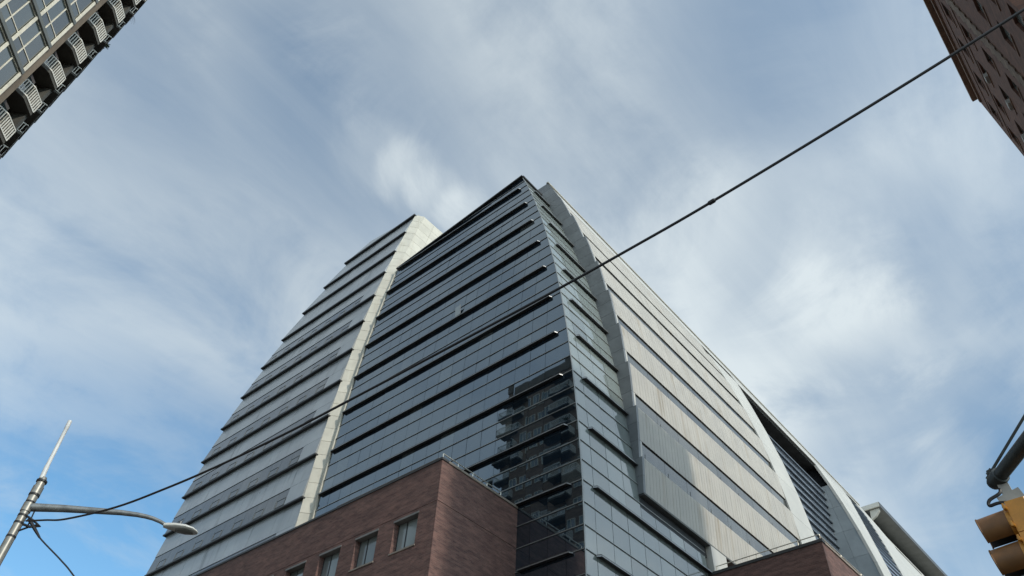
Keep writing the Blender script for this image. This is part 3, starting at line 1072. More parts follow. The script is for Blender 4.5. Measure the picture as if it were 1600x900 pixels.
# ================================================================== brick podiums
def railing(par, pts, h, npost, mat_, r=0.03, name='railing'):
    mb = MB()
    pts = [Vector(p) for p in pts]
    mb.tube([p + Vector((0, 0, h)) for p in pts], r, 6)
    for a, b in zip(pts[:-1], pts[1:]):
        for i in range(npost + 1):
            p = a.lerp(b, i / npost)
            mb.tube([p, p + Vector((0, 0, h))], r * 0.9, 6)
    return obj(name, mb, mat_, par)


BP = thing('brick_podium', (PODX - 20, PODY + 3, 0), 'reddish brick podium with square windows in front of the glass and grey towers', 'building')
ZP = zz(PODZ) - 0.25
# walls as pieces round the window openings of the street face
wins = []
for r_ in range(6):
    z0 = 0.6245 - 0.137 * r_
    if zz(z0) < 1.5:
        break
    for i in range(12):
        xc = -0.9425 - 0.1025 * i
        wins.append((xc * S - 0.97, xc * S + 0.97, zz(z0), zz(z0 + 0.0625)))
xs = sorted(set([PODX] + [w[0] for w in wins] + [w[1] for w in wins] + [-2.75 * S]))
TH = 0.46
wall = MB()
rows = sorted(set((w[2], w[3]) for w in wins))
bands = []
zcur = 0.1
for a, b in rows:
    bands.append((zcur, a, False))
    bands.append((a, b, True))
    zcur = b
bands.append((zcur, ZP, False))
ZJ = zz(0.6935)
cols = sorted(set((w[0], w[1]) for w in wins))
XLFT = -2.75 * S
for a, b, op in bands:
    if not op:
        if a < ZJ < b:
            wall.box(XLFT, PODX, PODY, PODY + TH, a, ZJ - 0.02)
            wall.box(XLFT, PODX, PODY, PODY + TH, ZJ + 0.02, b)
            wall.box(XLFT, PODX - .03, PODY + .025, PODY + TH, ZJ - 0.02, ZJ + 0.02)
        else:
            wall.box(XLFT, PODX, PODY, PODY + TH, a, b)
    else:
        x = PODX
        for c0, c1 in reversed(cols):
            wall.box(c1, x, PODY, PODY + TH, a, b)
            x = c0
        wall.box(XLFT, x, PODY, PODY + TH, a, b)
obj('wall', wall, 'brick_rose', BP)
sw = MB()
sw.box(PODX - TH, PODX - .001, PODY + TH, S + 0.05, 0.1, ZJ - 0.02)
sw.box(PODX - TH, PODX - .001, PODY + TH, S + 0.05, ZJ + 0.02, ZP)
sw.box(PODX - TH, PODX - .026, PODY + TH, S + 0.05, ZJ - 0.02, ZJ + 0.02)
obj('wall', sw, 'brick_rose', BP)
obj('core_wall', MB().box(XLFT, PODX - TH - .02, PODY + TH + 0.12, S - 0.7, 0.1, ZP - 0.3), 'core_dark', BP)
obj('roof_deck', MB().box(XLFT, PODX - TH - .02, PODY + TH + 0.02, S - 0.7, ZP - 0.28, ZP - 0.1), 'roofing', BP)
obj('coping', MB().box(XLFT, PODX + 0.06, PODY - 0.06, PODY + TH + 0.05, ZP, ZP + 0.14), 'coping', BP)
obj('coping', MB().box(PODX - TH - 0.05, PODX + 0.06, PODY + TH + 0.052, S - 0.02, ZP, ZP + 0.14), 'coping_stone', BP)
for (x0, x1, z0, z1) in wins:
    if z0 < zz(0.35):
        continue
    wn = obj('window', MB().box(x0, x1, PODY + 0.36, PODY + 0.42, z0, z0 + 0.07).box(x0, x1, PODY + 0.36, PODY + 0.42, z1 - 0.07, z1)
             .box(x0, x0 + .07, PODY + 0.36, PODY + 0.42, z0 + .07, z1 - .07).box(x1 - .07, x1, PODY + 0.36, PODY + 0.42, z0 + .07, z1 - .07)
             .box(x0 + 0.68, x0 + 0.76, PODY + 0.36, PODY + 0.42, z0 + .07, z1 - .07), 'window_frame', BP)
    obj('pane', MB().box(x0 + .07, x0 + .68, PODY + 0.38, PODY + 0.40, z0 + .07, z1 - .07), random.choice(['glass_blind', 'glass_blind', 'glass_side', 'glass_window']), wn)
    obj('pane', MB().box(x0 + .76, x1 - .07, PODY + 0.38, PODY + 0.40, z0 + .07, z1 - .07), random.choice(['glass_blind', 'glass_blind', 'glass_side']), wn)
    obj('lintel', MB().box(x0 - 0.04, x1 + 0.04, PODY - 0.03, PODY + 0.34, z1 - 0.10, z1 + 0.02), 'lintel', wn)
    obj('sill', MB().box(x0 - 0.05, x1 + 0.05, PODY - 0.05, PODY + 0.355, z0 - 0.06, z0 + 0.03), 'coping_stone', wn)
railing(BP, [(PODX - 0.02, PODY + 0.05, ZP + .14), (PODX - 0.02, S - 1.6, ZP + .14)], 0.28, 4, 'steel_pipe', 0.035)
railing(BP, [(PODX - 0.3, PODY + 0.02, ZP + .14), (PODX - 9.3, PODY + 0.02, ZP + .14)], 0.10, 4, 'coping_stone', 0.025)

BR = thing('brick_podium', (-0.6 * S, 1.9 * S, 0), 'dark brick podium block with roof railing below the curved white wing', 'building')
XR = -0.459 * S
YR = 1.458 * S
fixn(obj('wall', MB().box(-1.25 * S, XR, YR, 2.75 * S, 0.1, ZP + 0.05), 'brick_rose', BR))
obj('coping', MB().box(-0.75 * S, XR + 0.07, YR - 0.07, YR + 0.4, ZP + 0.052, ZP + 0.25), 'coping', BR)
obj('coping', MB().box(XR - 0.4, XR + 0.07, YR + 0.402, 2.75 * S, ZP + 0.052, ZP + 0.22), 'coping_stone', BR)
railing(BR, [(XR - 0.2, YR + 0.5, ZP + .22), (-0.70 * S, YR + 0.5, ZP + .22)], 0.62, 5, 'steel_pipe', 0.035)
railing(BR, [(XR - 0.2, YR + 0.5, ZP + .22), (XR - 0.2, 2.7 * S, ZP + .22)], 0.55, 12, 'steel_pipe', 0.035)

# ================================================================== apartment tower on the left
SA = 0.745
EX, EY = -47 * SA, -1.3 * SA
AT = thing('apartment_tower', (-44, -14, 0), 'tall apartment tower with white balcony railings and cream window grid, top left', 'building')
U = Vector((-0.70711, 0.70711, 0))
N = Vector((0.70711, 0.70711, 0))
FH = 4.0 * SA
ZF = 47.9 * SA + H0 - 11 * FH
HT = 78.5


def fa(s, z, off=0.0):
    return Vector((EX, EY, 0)) + U * s + N * off + Vector((0, 0, z))


NY = -2.75
s0 = -(EY - NY) / 0.70711
A0 = fa(s0, 0)
pb = fa(-18.0, 0)
pc = fa(-2.2, 0, -0.2)
poly = [(-35.9, NY), (-61.5, NY), (-61.5, -25.0), (pb.x - .2, -25.0), (pb.x - .2, pb.y - .2), (pc.x, pc.y)]
fixn(obj('wall', MB().prism(poly, 0.0, HT), 'brick_dark', AT))
poly2 = [(-40.0, NY - 1.0), (-52.5, NY - 1.0), (-52.5, -20.0), (-40, -20)]
fixn(obj('penthouse', MB().prism(poly2, HT + .01, HT + 5.0), 'concrete_brown', AT))
obj('parapet', MB().box(-61.6, -37.0, NY - 0.1, NY + 0.15, HT - 0.6, HT + 0.9), 'concrete_brown', AT)
# brown pier between window grid and balconies
fixn(obj('pier', MB().hexa([fa(-2.71, 0, .02), fa(-2.17, 0, .02), fa(-2.17, 0, -.6), fa(-2.71, 0, -.6), fa(-2.71, HT, .02), fa(-2.17, HT, .02), fa(-2.17, HT, -.6), fa(-2.71, HT, -.6)]), 'concrete_brown', AT))
BAY = 1.70


def frame_rect(mb, s_0, s_1, z0, z1, w, off, dep):
    def b(sa, sb, za, zb):
        mb.hexa([fa(sa, za, off), fa(sb, za, off), fa(sb, za, off - dep), fa(sa, za, off - dep), fa(sa, zb, off), fa(sb, zb, off), fa(sb, zb, off - dep), fa(sa, zb, off - dep)])
    b(s_0, s_1, z0, z0 + w)
    b(s_0, s_1, z1 - w, z1)
    b(s_0, s_0 + w, z0 + w, z1 - w)
    b(s_1 - w, s_1, z0 + w, z1 - w)
    return b


def pane_f(par, sa, sb, za, zb):
    mm = MB().hexa([fa(sa, za, .055), fa(sb, za, .055), fa(sb, za, .035), fa(sa, za, .035), fa(sa, zb, .055), fa(sb, zb, .055), fa(sb, zb, .035), fa(sa, zb, .035)])
    fixn(obj('pane', mm, 'glass_window', par))


for f in range(6, 22):
    z0 = ZF + f * FH
    bar = MB().hexa([fa(-13.5, z0 - .16, .20), fa(-2.66, z0 - .16, .20), fa(-2.66, z0 - .16, 0.0), fa(-13.5, z0 - .16, 0.0), fa(-13.5, z0 + .10, .20), fa(-2.66, z0 + .10, .20), fa(-2.66, z0 + .10, 0.0), fa(-13.5, z0 + .10, 0.0)])
    o_ = fixn(obj('floor_band', bar, 'frame_grey', AT))
    for i in range(6):
        sr = -2.71 - BAY * i
        sl = sr - BAY
        za, zb = z0 + 0.11, z0 + FH - 0.17
        mbf = MB()
        b = frame_rect(mbf, sl + .005, sr - .005, za, zb, 0.055, 0.09, 0.08)
        zm = z0 + 0.90
        sm = sr - BAY * 0.55
        b(sl + .06, sr - .06, zm - .03, zm + .03)
        b(sm - .03, sm + .03, za + .055, zm - .03)
        b(sm - .03, sm + .03, zm + .03, zb - .055)
        w_ = fixn(obj('window', mbf, 'frame_cream', AT))
        # thick cream rail on one side of every bay
        rail = MB()
        rail.hexa([fa(sr - .10, za, .15), fa(sr + .06, za, .15), fa(sr + .06, za, .092), fa(sr - .10, za, .092), fa(sr - .10, zb, .15), fa(sr + .06, zb, .15), fa(sr + .06, zb, .092), fa(sr - .10, zb, .092)])
        fixn(obj('rail', rail, 'frame_cream', w_))
        for (sa, sb) in ((sl + .06, sm - .03), (sm + .03, sr - .06)):
            pane_f(w_, sa, sb, za + .055, zm - .03)
            pane_f(w_, sa, sb, zm + .03, zb - .055)
# corner balconies, set back behind the window bays
def fb(s_, z, off=0.0):
    p = fa(s_, 0, off)
    return Vector((p.x * 1.075, p.y * 1.075, z))


ZB = 41.66 + H0 - 1.05 - 10 * FH
for f in range(2, 22):
    zr_ = ZB + f * FH        # top of slab (foot of rail)
    pl = [fb(-2.16, 0, 0.0), fb(-1.69, 0, 0.28), fb(-0.66, 0, 0.28), fb(-0.50, 0, 0.05), fb(-0.55, 0, -0.7), fb(-2.1, 0, -0.7)]
    sl_ = MB().loft([[(p.x, p.y, zr_ - 0.22) for p in pl], [(p.x, p.y, zr_) for p in pl]])
    bal = fixn(obj('balcony', sl_, 'slab_dark', AT))
    rm = MB()
    hh = 1.05
    for (a, b) in ((fb(-2.16, zr_, 0.03), fb(-1.69, zr_, 0.30)), (fb(-1.69, zr_, 0.30), fb(-0.70, zr_, 0.30))):
        rm.bar(a + Vector((0, 0, .06)), b + Vector((0, 0, .06)), 0.05, 0.09)
        rm.bar(a + Vector((0, 0, hh)), b + Vector((0, 0, hh)), 0.06, 0.08)
        L_ = (b - a).length
        nb = max(2, round(L_ / 0.155))
        for i in range(nb + 1):
            p = a.lerp(b, i / nb)
            rm.bar(p + Vector((0, 0, .1)), p + Vector((0, 0, hh - .03)), 0.055, 0.035, up=N)
    obj('railing', rm, 'rail_white', bal)
    dr_ = [fb(-1.9, 0, -0.55), fb(-0.75, 0, -0.55), fb(-0.75, 0, -0.75), fb(-1.9, 0, -0.75)]
    fixn(obj('balcony_door', MB().loft([[(p.x, p.y, zr_ + .01) for p in dr_], [(p.x, p.y, zr_ + 2.3) for p in dr_]]), 'glass_window', bal))
sc_ = [fb(-0.74, 0, 0.10), fb(-0.50, 0, 0.04), fb(-0.50, 0, -1.0), fb(-0.74, 0, -1.0)]
fixn(obj('screen_wall', MB().loft([[(p.x, p.y, 0.1) for p in sc_], [(p.x, p.y, HT) for p in sc_]]), 'slab_dark', AT))
# north face: windows and balconies (the glass tower mirrors them)
ZN = 60.58 + H0 - 1.05 - 17 * FH
for f in range(2, 23):
    zb_ = ZN + f * FH
    if zb_ + 2.6 > HT:
        break
    for (x0, x1) in ((-52.6, -49.0), (-62.0, -58.4)):
        yo = NY + (1.38 if x0 > -60 else 1.2)
        if x0 > -45:
            yo = NY + 1.05
        bal = obj('balcony', MB().box(x0, x1, NY - .05, yo, zb_ - 0.22, zb_), 'slab_dark', AT)
        rm = MB()
        yr = yo - .05
        for (a, b) in (((x0 + .04, yr), (x1 - .04, yr)), ((x0 + .04, NY + .02), (x0 + .04, yr)), ((x1 - .04, NY + .02), (x1 - .04, yr))):
            A_, B_ = Vector((*a, zb_)), Vector((*b, zb_))
            rm.bar(A_ + Vector((0, 0, .08)), B_ + Vector((0, 0, .08)), 0.05, 0.07)
            rm.bar(A_ + Vector((0, 0, 1.05)), B_ + Vector((0, 0, 1.05)), 0.06, 0.08)
            nb = max(2, round((B_ - A_).length / 0.2))
            for i in range(nb + 1):
                p = A_.lerp(B_, i / nb)
                rm.bar(p + Vector((0, 0, .1)), p + Vector((0, 0, 1.02)), 0.05, 0.05, up=(1, 0, 0))
        obj('railing', rm, 'rail_white', bal)
        obj('balcony_door', MB().box(x0 + .8, x1 - .8, NY + .01, NY + .06, zb_ + .02, zb_ + 2.2), 'glass_window', bal)
    for xw in (-48.0, -53.9, -55.6, -57.3, -46.2, -44.2):
        z0 = zb_ + .3
        wn = MB().box(xw - .62, xw + .62, NY + .01, NY + .10, z0 + 0.4, z0 + 0.5).box(xw - .62, xw + .62, NY + .01, NY + .10, z0 + 1.9, z0 + 2.0)
        wn.box(xw - .62, xw - .54, NY + .01, NY + .10, z0 + .5, z0 + 1.9).box(xw + .54, xw + .62, NY + .01, NY + .10, z0 + .5, z0 + 1.9).box(xw - .04, xw + .04, NY + .01, NY + .10, z0 + .5, z0 + 1.9)
        w_ = obj('window', wn, 'frame_cream', AT)
        obj('pane', MB().box(xw - .54, xw - .04, NY + .02, NY + .06, z0 + .5, z0 + 1.9), 'glass_blind', w_)
        obj('pane', MB().box(xw + .04, xw + .54, NY + .02, NY + .06, z0 + .5, z0 + 1.9), 'glass_window', w_)


# plants growing over two of the balcony edges
def plant(s_, z_, label, n_, spread, droop, leafy):
    root = Vector((-49.3, NY + 1.25, z_))
    t = thing('balcony_plant', root, label, 'plant')
    fixn(obj('pot', MB().tube([root, root + Vector((0, 0, .28))], [.13, .17], 10), 'pot', t))
    st = MB()
    lf = MB()
    for i in range(n_):
        a = random.uniform(-0.6, 1.2)
        out = U * math.cos(a) + N * math.sin(a)
        L_ = random.uniform(.5, 1.0) * spread
        pts = [root + Vector((0, 0, .26)) + out * (L_ * t_) + Vector((0, 0, 1)) * (0.5 * L_ * t_ - droop * L_ * t_ * t_) for t_ in (0, .33, .66, 1)]
        st.tube(pts, [.014, .012, .010, .006], 5)
        if leafy:
            for j in range(14):
                c = pts[0].lerp(pts[-1], random.uniform(.2, 1)) + Vector([random.gauss(0, .09) for _ in range(3)])
                d1 = Vector([random.gauss(0, 1) for _ in range(3)]).normalized() * .07
                d2 = d1.orthogonal().normalized() * .04
                lf.add([c - d1, c + d2, c + d1, c - d2], [(0, 1, 2, 3)])
    obj('stem', st, 'slab_dark', t)
    if leafy:
        obj('foliage', lf, 'leaf', t, kind='stuff')


plant(0.0, ZN + 18 * FH, 'leafy dark plant on an upper balcony edge of the apartment tower', 9, 0.6, 0.5, True)
plant(0.0, ZN + 20 * FH, 'bare drooping twigs hanging off an upper balcony of the apartment tower', 5, 1.1, 1.2, False)

# ================================================================== brick apartment building on the right
BA = thing('brick_apartment_building', (14, 33, 0), 'dark brown brick apartment building with stone belts, top right', 'building')
BX, BY0, BY1, BH = 6.5, 22.6, 42.8, 51.8 + H0
fixn(obj('wall', MB().box(BX + .25, 24, BY0, BY1, 0.1, BH), 'brick_brown', BA))
# wall leaf with real openings
wcols = [23.6, 26.4, 32.0, 35.1, 38.1, 41.1]
rowz = [47.6 + H0 - 3.15 * i for i in range(14)]
leaf = MB()
edges_y = [BY0]
ww = 0.62
bandz = [0.1]
for zc_ in reversed(rowz):
    bandz += [zc_ - 0.85, zc_ + 0.75]
bandz.append(BH)
for i in range(len(bandz) - 1):
    a, b = bandz[i], bandz[i + 1]
    if i % 2 == 0:
        leaf.box(BX, BX + .249, BY0, BY1, a, b)
    else:
        y = BY0
        for c in wcols:
            leaf.box(BX, BX + .249, y, c - ww, a, b)
            y = c + ww
        leaf.box(BX, BX + .249, y, BY1, a, b)
obj('wall', leaf, 'brick_brown', BA)
for zc_ in rowz[:9]:
    for ci, c in enumerate(wcols):
        fr = MB().box(BX + .14, BX + .20, c - ww, c + ww, zc_ - .85, zc_ - .77).box(BX + .14, BX + .20, c - ww, c + ww, zc_ + .67, zc_ + .75).box(BX + .14, BX + .20, c - ww, c - ww + .07, zc_ - .77, zc_ + .67)
        fr.box(BX + .14, BX + .20, c + ww - .07, c + ww, zc_ - .77, zc_ + .67).box(BX + .13, BX + .20, c - ww + .07, c + ww - .07, zc_ - .04, zc_ + .04)
        w_ = obj('window', fr, 'frame_grey', BA)
        obj('pane', MB().box(BX + .17, BX + .19, c - ww + .07, c + ww - .07, zc_ - .77, zc_ - .04), 'glass_window', w_)
        obj('pane', MB().box(BX + .17, BX + .19, c - ww + .07, c + ww - .07, zc_ + .04, zc_ + .67), 'glass_blind' if ci < 2 else 'glass_window', w_)
        obj('sill', MB().box(BX - .05, BX + .12, c - ww - .05, c + ww + .05, zc_ - .97, zc_ - .86), 'belt_stone', w_)
        if ci > 2 and random.random() < 0.5:
            obj('air_conditioner', MB().box(BX - .20, BX + .12, c - .30, c + .30, zc_ - .84, zc_ - .46).box(BX - .215, BX - .205, c - .26, c + .26, zc_ - .80, zc_ - .50), 'ac_grey', w_)
for zb_, dz, pr in ((50.6, .30, .14), (48.9, .12, .05), (45.6, .12, .05)):
    obj('belt_course', MB().box(BX - pr, BX - .002, 30.4, BY1 - .7, zb_ + H0 - dz / 2, zb_ + H0 + dz / 2), 'belt_stone', BA)
obj('cornice', MB().box(BX - .35, BX + 1.0, BY0 - .05, BY1 + .02, BH + .002, BH + .30), 'belt_stone', BA)
for i in range(12):
    y = BY0 + 0.6 + i * 1.65
    if y + .5 < BY1:
        obj('parapet_block', MB().box(BX - .30, BX + .35, y, y + 1.05, BH + .302, BH + .75), 'brick_brown', BA)
# quoined pilaster of projecting bricks
qn = 60
for i in range(qn):
    z = 26 + i * 0.40
    if z > BH - 1:
        break
    w2 = 0.55 if i % 2 else 0.40
    obj('quoin', MB().box(BX - .07, BX - .003, 29.7 - w2, 29.7 + w2, z + .012, z + .388), 'brick_quoin', BA)

# ================================================================== street lamp on the left
LP = thing('street_lamp', (-14.58, 3.54, 0.15), 'galvanised street lamp post with curved arm and white antenna on top', 'street lamp')
px_, py_ = -14.58, 3.53
fixn(obj('pole', MB().tube([(px_, py_, 0.15), (px_, py_, 4.0), (px_, py_, H0 + 6.95)], [0.105, 0.09, 0.072], 20), 'galvanised', LP, smooth=True))
obj('base_plate', MB().box(px_ - .25, px_ + .25, py_ - .25, py_ + .25, .15, .22), 'galvanised', LP)
fixn(obj('collar', MB().tube([(px_, py_, H0 + 6.90), (px_, py_, H0 + 7.02), (px_, py_, H0 + 7.03), (px_, py_, H0 + 7.20), (px_, py_, H0 + 7.21), (px_, py_, H0 + 7.33), (px_, py_, H0 + 7.40)], [0.080, 0.080, 0.090, 0.090, 0.074, 0.074, 0.050], 18), 'galvanised', LP, smooth=True))
fixn(obj('antenna', MB().tube([(px_, py_ - .03, H0 + 7.36), (px_, py_ - .05, H0 + 7.62), (px_, py_ - .05, H0 + 7.63), (px_, py_ - .08, H0 + 8.42), (px_, py_ - .08, H0 + 8.43), (px_, py_ - .09, H0 + 8.62)], [0.044, 0.040, 0.035, 0.034, 0.038, 0.037], 14), 'antenna_white', LP, smooth=True))
for zc_ in (6.22, 6.48, 6.62, 6.88, 7.03, 7.31):
    fixn(obj('band', MB().tube([(px_, py_, H0 + zc_ - .018), (px_, py_, H0 + zc_ + .018)], 0.080 if zc_ < 7 else .093, 18), 'band_black', LP))
AW = (Vector((-13.05, 5.87, 0)) - Vector((px_, py_, 0))).normalized()
ap = lambda t, z: Vector((px_, py_, H0 + z)) + AW * t
fixn(obj('arm', MB().tube([ap(.05, 6.80), ap(.565, 6.88), ap(1.19, 6.955), ap(1.5, 6.99), ap(1.79, 7.005), ap(1.95, 7.0), ap(2.08, 6.985), ap(2.22, 6.95), ap(2.36, 6.895)], [.075, .066, .055, .049, .043, .04, .037, .034, .032], 14), 'arm_grey', LP, smooth=True))
fixn(obj('arm_clamp', MB().tube([(px_, py_, H0 + 6.70), (px_, py_, H0 + 6.86)], .086, 16), 'galvanised', LP, smooth=True))
AR = Vector((-AW.y, AW.x, 0))
hd_rings = []
for t, zc_, wy, hh in ((2.30, 6.885, .05, .05), (2.36, 6.885, .075, .065), (2.50, 6.885, .12, .075), (2.68, 6.880, .15, .075), (2.82, 6.870, .135, .055), (2.90, 6.862, .07, .03), (2.92, 6.86, .02, .012)):
    c = ap(t, zc_)
    ring = []
    for kx in range(14):
        a = 2 * math.pi * kx / 14
        yy = math.sin(a)
        ring.append(c + AR * (math.cos(a) * wy) + Vector((0, 0, (yy * hh if yy > 0 else yy * hh * 0.55))))
    hd_rings.append(ring)
hd = fixn(obj('lamp_head', MB().loft(hd_rings), 'lamp_shell', LP, smooth=True))
lens_r = []
for t, w_ in ((2.52, .05), (2.58, .10), (2.70, .12), (2.80, .09), (2.84, .04)):
    lens_r.append([ap(t, 6.846) + AR * (math.cos(2 * math.pi * k / 10) * w_) + Vector((0, 0, math.sin(2 * math.pi * k / 10) * .022)) for k in range(10)])
fixn(obj('lens', MB().loft(lens_r), 'lamp_lens', hd, smooth=True))
fixn(obj('photocell', MB().tube([ap(2.56, 6.95), ap(2.56, 7.02)], [.032, .028], 10), 'steel_dark', hd))
# cable clamps and drip loop on the pole
ck = MB()
ck.tube([(px_, py_, H0 + 6.30), (px_ + .15, py_ + .14, H0 + 6.42), (px_ + .28, py_ + .22, H0 + 6.46)], .018, 6)
ck.tube([ap(.14, 6.76), ap(.15, 6.60), ap(.16, 6.46)], .014, 6)
ck.tube([(px_ + .10, py_ + .06, H0 + 6.60), (px_ + .20, py_ + .18, H0 + 6.52), (px_ + .30, py_ + .26, H0 + 6.44), (px_ + .22, py_ + .14, H0 + 6.40), (px_ + .10, py_ + .06, H0 + 6.45)], .022, 6)
obj('cable_clamp', ck, 'cable_black', LP)

# ------------------------------------------------------------------ overhead cables
wv = Vector((0.99061188, 0.13670444, 0))
prof_c = [(0.22, 6.47), (0.9, 6.30), (1.6, 6.13), (2.98, 5.955), (4.1, 5.935), (5.12, 5.965), (6.46, 6.07), (7.68, 6.225), (9.23, 6.44), (10.82, 6.67), (11.86, 6.85), (12.84, 7.04), (14.68, 7.47), (16.43, 7.93), (18.5, 8.55), (21.0, 9.4), (24.0, 10.6)]
cpts = [Vector((-14.58, 3.54, H0 + z)) + wv * s_ for s_, z in prof_c]


def smooth_path(p, n=6):
    out = []
    for i in range(len(p) - 1):
        p0, p1, p2, p3 = p[max(i - 1, 0)], p[i], p[i + 1], p[min(i + 2, len(p) - 1)]
        for k in range(n):
            t = k / n
            out.append(0.5 * ((2 * p1) + (p2 - p0) * t + (2 * p0 - 5 * p1 + 4 * p2 - p3) * t * t + (3 * p1 - p0 - 3 * p2 + p3) * t ** 3))
    out.append(p[-1])
    return out


cb_ = thing('overhead_cable', cpts[0], 'thick black overhead cable crossing the whole view from lamp post to upper right', 'cable')
obj('wire', MB().tube(smooth_path(cpts), 0.0165, 8), 'cable_black', cb_, smooth=True)
kn = Vector((-14.58, 3.54, H0 + 7.045)) + wv * 12.86
kd = (Vector((-14.58, 3.54, H0 + 7.47)) + wv * 14.68 - kn).normalized()
obj('splice', MB().tube([kn - kd * .05, kn - kd * .03, kn + kd * .03, kn + kd * .05], [.016, .027, .027, .016], 8), 'cable_black', cb_)
c2 = [Vector((-14.30, 3.78, H0 + 6.47)), Vector((-14.05, 3.95, H0 + 6.22)), Vector((-13.4, 4.1, H0 + 5.69)), Vector((-12.2, 4.0, H0 + 5.03)), Vector((-9.5, 4.1, H0 + 3.9))]
c2 = []
for (dx, dy, dz), r_ in (((-0.969, 0.247, 0.4365), 14.85), ((-0.9655, 0.262, 0.4235), 14.7), ((-0.956, 0.292, 0.4055), 14.55), ((-0.950, 0.312, 0.392), 14.45), ((-0.93, 0.37, 0.345), 14.2), ((-0.88, 0.47, 0.27), 14.0)):
    c2.append(Vector((dx * r_, dy * r_, dz * r_ + H0)))
c2.append(Vector((-11.2, 9.5, 3.6)))
c2.append(Vector((-10.6, 12.0, 2.9)))
cc_ = thing('overhead_cable', c2[0], 'thin black cable dropping steeply from the lamp post at lower left', 'cable')
obj('wire', MB().tube(smooth_path(c2), 0.013, 6), 'cable_black', cc_, smooth=True)
obj('grip', MB().tube([c2[0] + Vector((-.1, -.05, .08)), c2[0], c2[0].lerp(c2[1], .5), c2[1]], [.02, .03, .028, .018], 6), 'cable_black', cc_)

# ------------------------------------------------------------------ traffic signal on its mast arm
tip = Vector((-0.50, 5.93, H0 + 3.22))
ad = Vector((0.66, -0.752, 0.03)).normalized()
pole_b = tip + ad * 4.9
MA = thing('signal_mast_arm', (pole_b.x, pole_b.y, 0.15), 'dark green mast arm holding the traffic signal, right edge', 'mast arm')
fixn(obj('pole', MB().tube([(pole_b.x, pole_b.y, .15), (pole_b.x, pole_b.y, 6.0)], [.11, .09], 16), 'mast_green', MA, smooth=True))
fixn(obj('arm', MB().tube([tip - ad * .02, tip + ad * .3, tip + ad * 2.5, tip + ad * 4.9], [.048, .050, .058, .07], 16), 'mast_green', MA, smooth=True))
fixn(obj('end_cap', MB().tube([tip - ad * .075, tip - ad * .065, tip - ad * .03, tip + ad * .03, tip + ad * .06, tip + ad * .065], [.03, .046, .058, .061, .061, .050], 16), 'mast_green', MA, smooth=True))
e0 = tip - ad * 0.03 + Vector((-.005, 0, .075))
e1 = Vector((-0.153 * 1.0, 5.9, H0 + 3.60))
gd = (e1 - e0).normalized()
fixn(obj('guy_rod', MB().tube([e0 - gd * .05, e0 + gd * 5.2], .011, 8), 'mast_green', MA, smooth=True))
obj('rod_clamp', MB().tube([e0 + Vector((0, 0, -.03)), e0 + Vector((0, 0, .02))], [.026, .022], 8).tube([e0 - gd * .02, e0 + gd * .03], .024, 8), 'mast_green', MA)

sx, sy = -0.455, 5.93        # housing centre
ztop = H0 + 2.985
TS = thing('traffic_signal', (sx, sy, ztop - 0.70), 'yellow traffic signal head with brown visors hanging from the mast arm', 'traffic signal')
hb = MB()
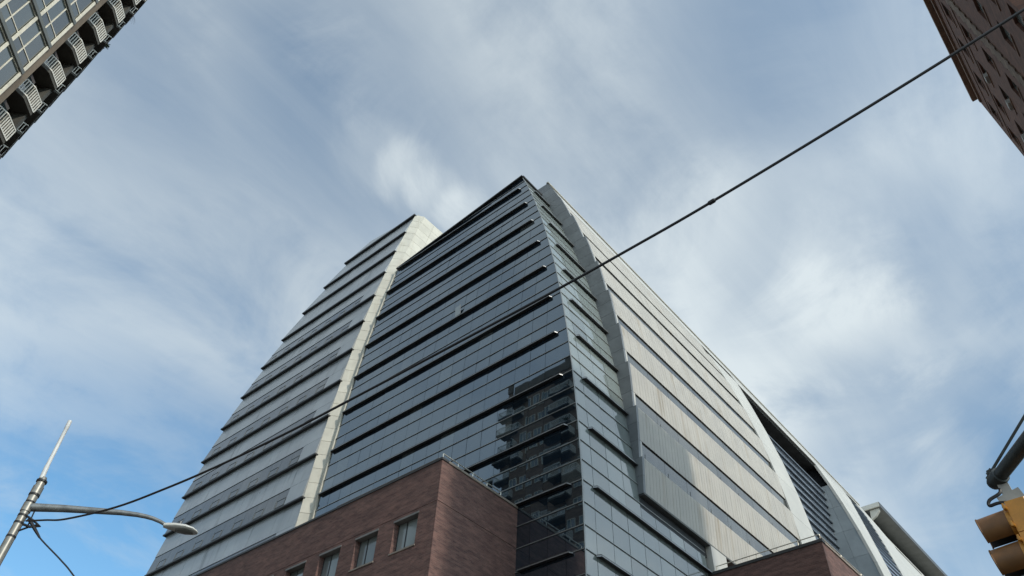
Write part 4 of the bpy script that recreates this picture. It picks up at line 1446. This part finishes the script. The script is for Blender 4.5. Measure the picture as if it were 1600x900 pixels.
# three rounded sections
for i in range(3):
    z1 = ztop - i * 0.235
    z0 = z1 - 0.230
    x0, x1 = sx - .06, sx + .10
    y0, y1 = sy - .115, sy + .115
    ch = .035
    ring = [(x0, y0), (x1 - ch, y0), (x1, y0 + ch), (x1, y1 - ch), (x1 - ch, y1), (x0, y1)]
    s_ = MB().loft([[(x, y, z0) for x, y in ring], [(x, y, z1) for x, y in ring]])
    h_ = fixn(obj('signal_section', s_, 'signal_yellow', TS))
    # door rim
    fixn(obj('door', MB().loft([[(x0 - .03, sy + math.cos(a) * .110, (z0 + z1) / 2 + math.sin(a) * .110) for a in [2 * math.pi * k / 24 for k in range(24)]],
                                [(x0 - .001, sy + math.cos(a) * .110, (z0 + z1) / 2 + math.sin(a) * .110) for a in [2 * math.pi * k / 24 for k in range(24)]]]), 'signal_yellow', h_))
    zc_ = (z0 + z1) / 2
    # lens
    fixn(obj('lens', MB().loft([[(x0 - .045, sy + math.cos(a) * .07, zc_ + math.sin(a) * .07) for a in [2 * math.pi * k / 20 for k in range(20)]],
                                [(x0 - .031, sy + math.cos(a) * .096, zc_ + math.sin(a) * .096) for a in [2 * math.pi * k / 20 for k in range(20)]]]), ('lens_red', 'lens_amber', 'lens_green')[i], h_, smooth=True))
    # cutaway visor: a tube open below, longer on top
    vis, vin = MB(), MB()
    nseg = 22
    for mb_, rr_ in ((vis, .106), (vin, .101)):
        pts_a, pts_b = [], []
        for k in range(nseg + 1):
            a = math.radians(-62 + (304) * k / nseg)
            up_ = (math.sin(a) + 0.9) / 1.9
            ln = 0.175 + 0.02 * max(0, min(1, up_))
            pts_a.append((x0 - .031, sy + math.cos(a) * rr_, zc_ + math.sin(a) * rr_))
            pts_b.append((x0 - .031 - ln, sy + math.cos(a) * rr_ * .97, zc_ + math.sin(a) * rr_ * .97 - .012))
        fs = [(k, k + 1, k + 1 + nseg + 1, k + nseg + 1) for k in range(nseg)]
        mb_.add(pts_a + pts_b, fs)
    v_ = obj('visor', vis, 'visor_brown', h_, smooth=True)
    obj('visor_lining', vin, 'visor_black', v_, smooth=True)
    lip = MB()
    lp_ = []
    for k in range(nseg + 1):
        a = math.radians(-62 + (304) * k / nseg)
        up_ = (math.sin(a) + 0.9) / 1.9
        ln = 0.175 + 0.02 * max(0, min(1, up_))
        lp_.append((x0 - .031 - ln, sy + math.cos(a) * .103, zc_ + math.sin(a) * .103 - .012))
    lip.tube(lp_, .006, 6)
    obj('visor_rim', lip, 'visor_brown', v_)
    # hinge screws on the near side
    for zz_ in (z0 + .05, z1 - .05):
        fixn(obj('wing_screw', MB().tube([(x0 - .01, y0 - .035, zz_), (x0 - .01, y0 + .01, zz_)], .013, 8).box(x0 - .016, x0 - .004, y0 - .045, y0 - .03, zz_ - .02, zz_ + .02), 'signal_yellow', h_))
# hanger bracket and spring loop
hg = MB()
hp = Vector((sx - .02, sy, ztop))
hg.bar(hp + Vector((.02, 0, 0)), hp + Vector((0, 0, .10)), .07, .16)
hg.bar(hp + Vector((0, 0, .09)), tip + Vector((.02, 0, -.05)), .05, .07)
hg.box(hp.x - .07, hp.x + .10, hp.y - .05, hp.y + .05, hp.z, hp.z + .035)
obj('hanger', hg, 'ac_grey', TS)
obj('cable_loop', MB().tube(smooth_path([tip + Vector((-.01, 0, -.05)), tip + Vector((-.02, -.03, -.12)), tip + Vector((-.10, -.05, -.16)), tip + Vector((-.115, -.05, -.20)), tip + Vector((-.05, -.05, -.20)), tip + Vector((.05, -.03, -.22)), hp + Vector((.02, -.02, .02))]), .012, 6), 'cable_black', TS, smooth=True)
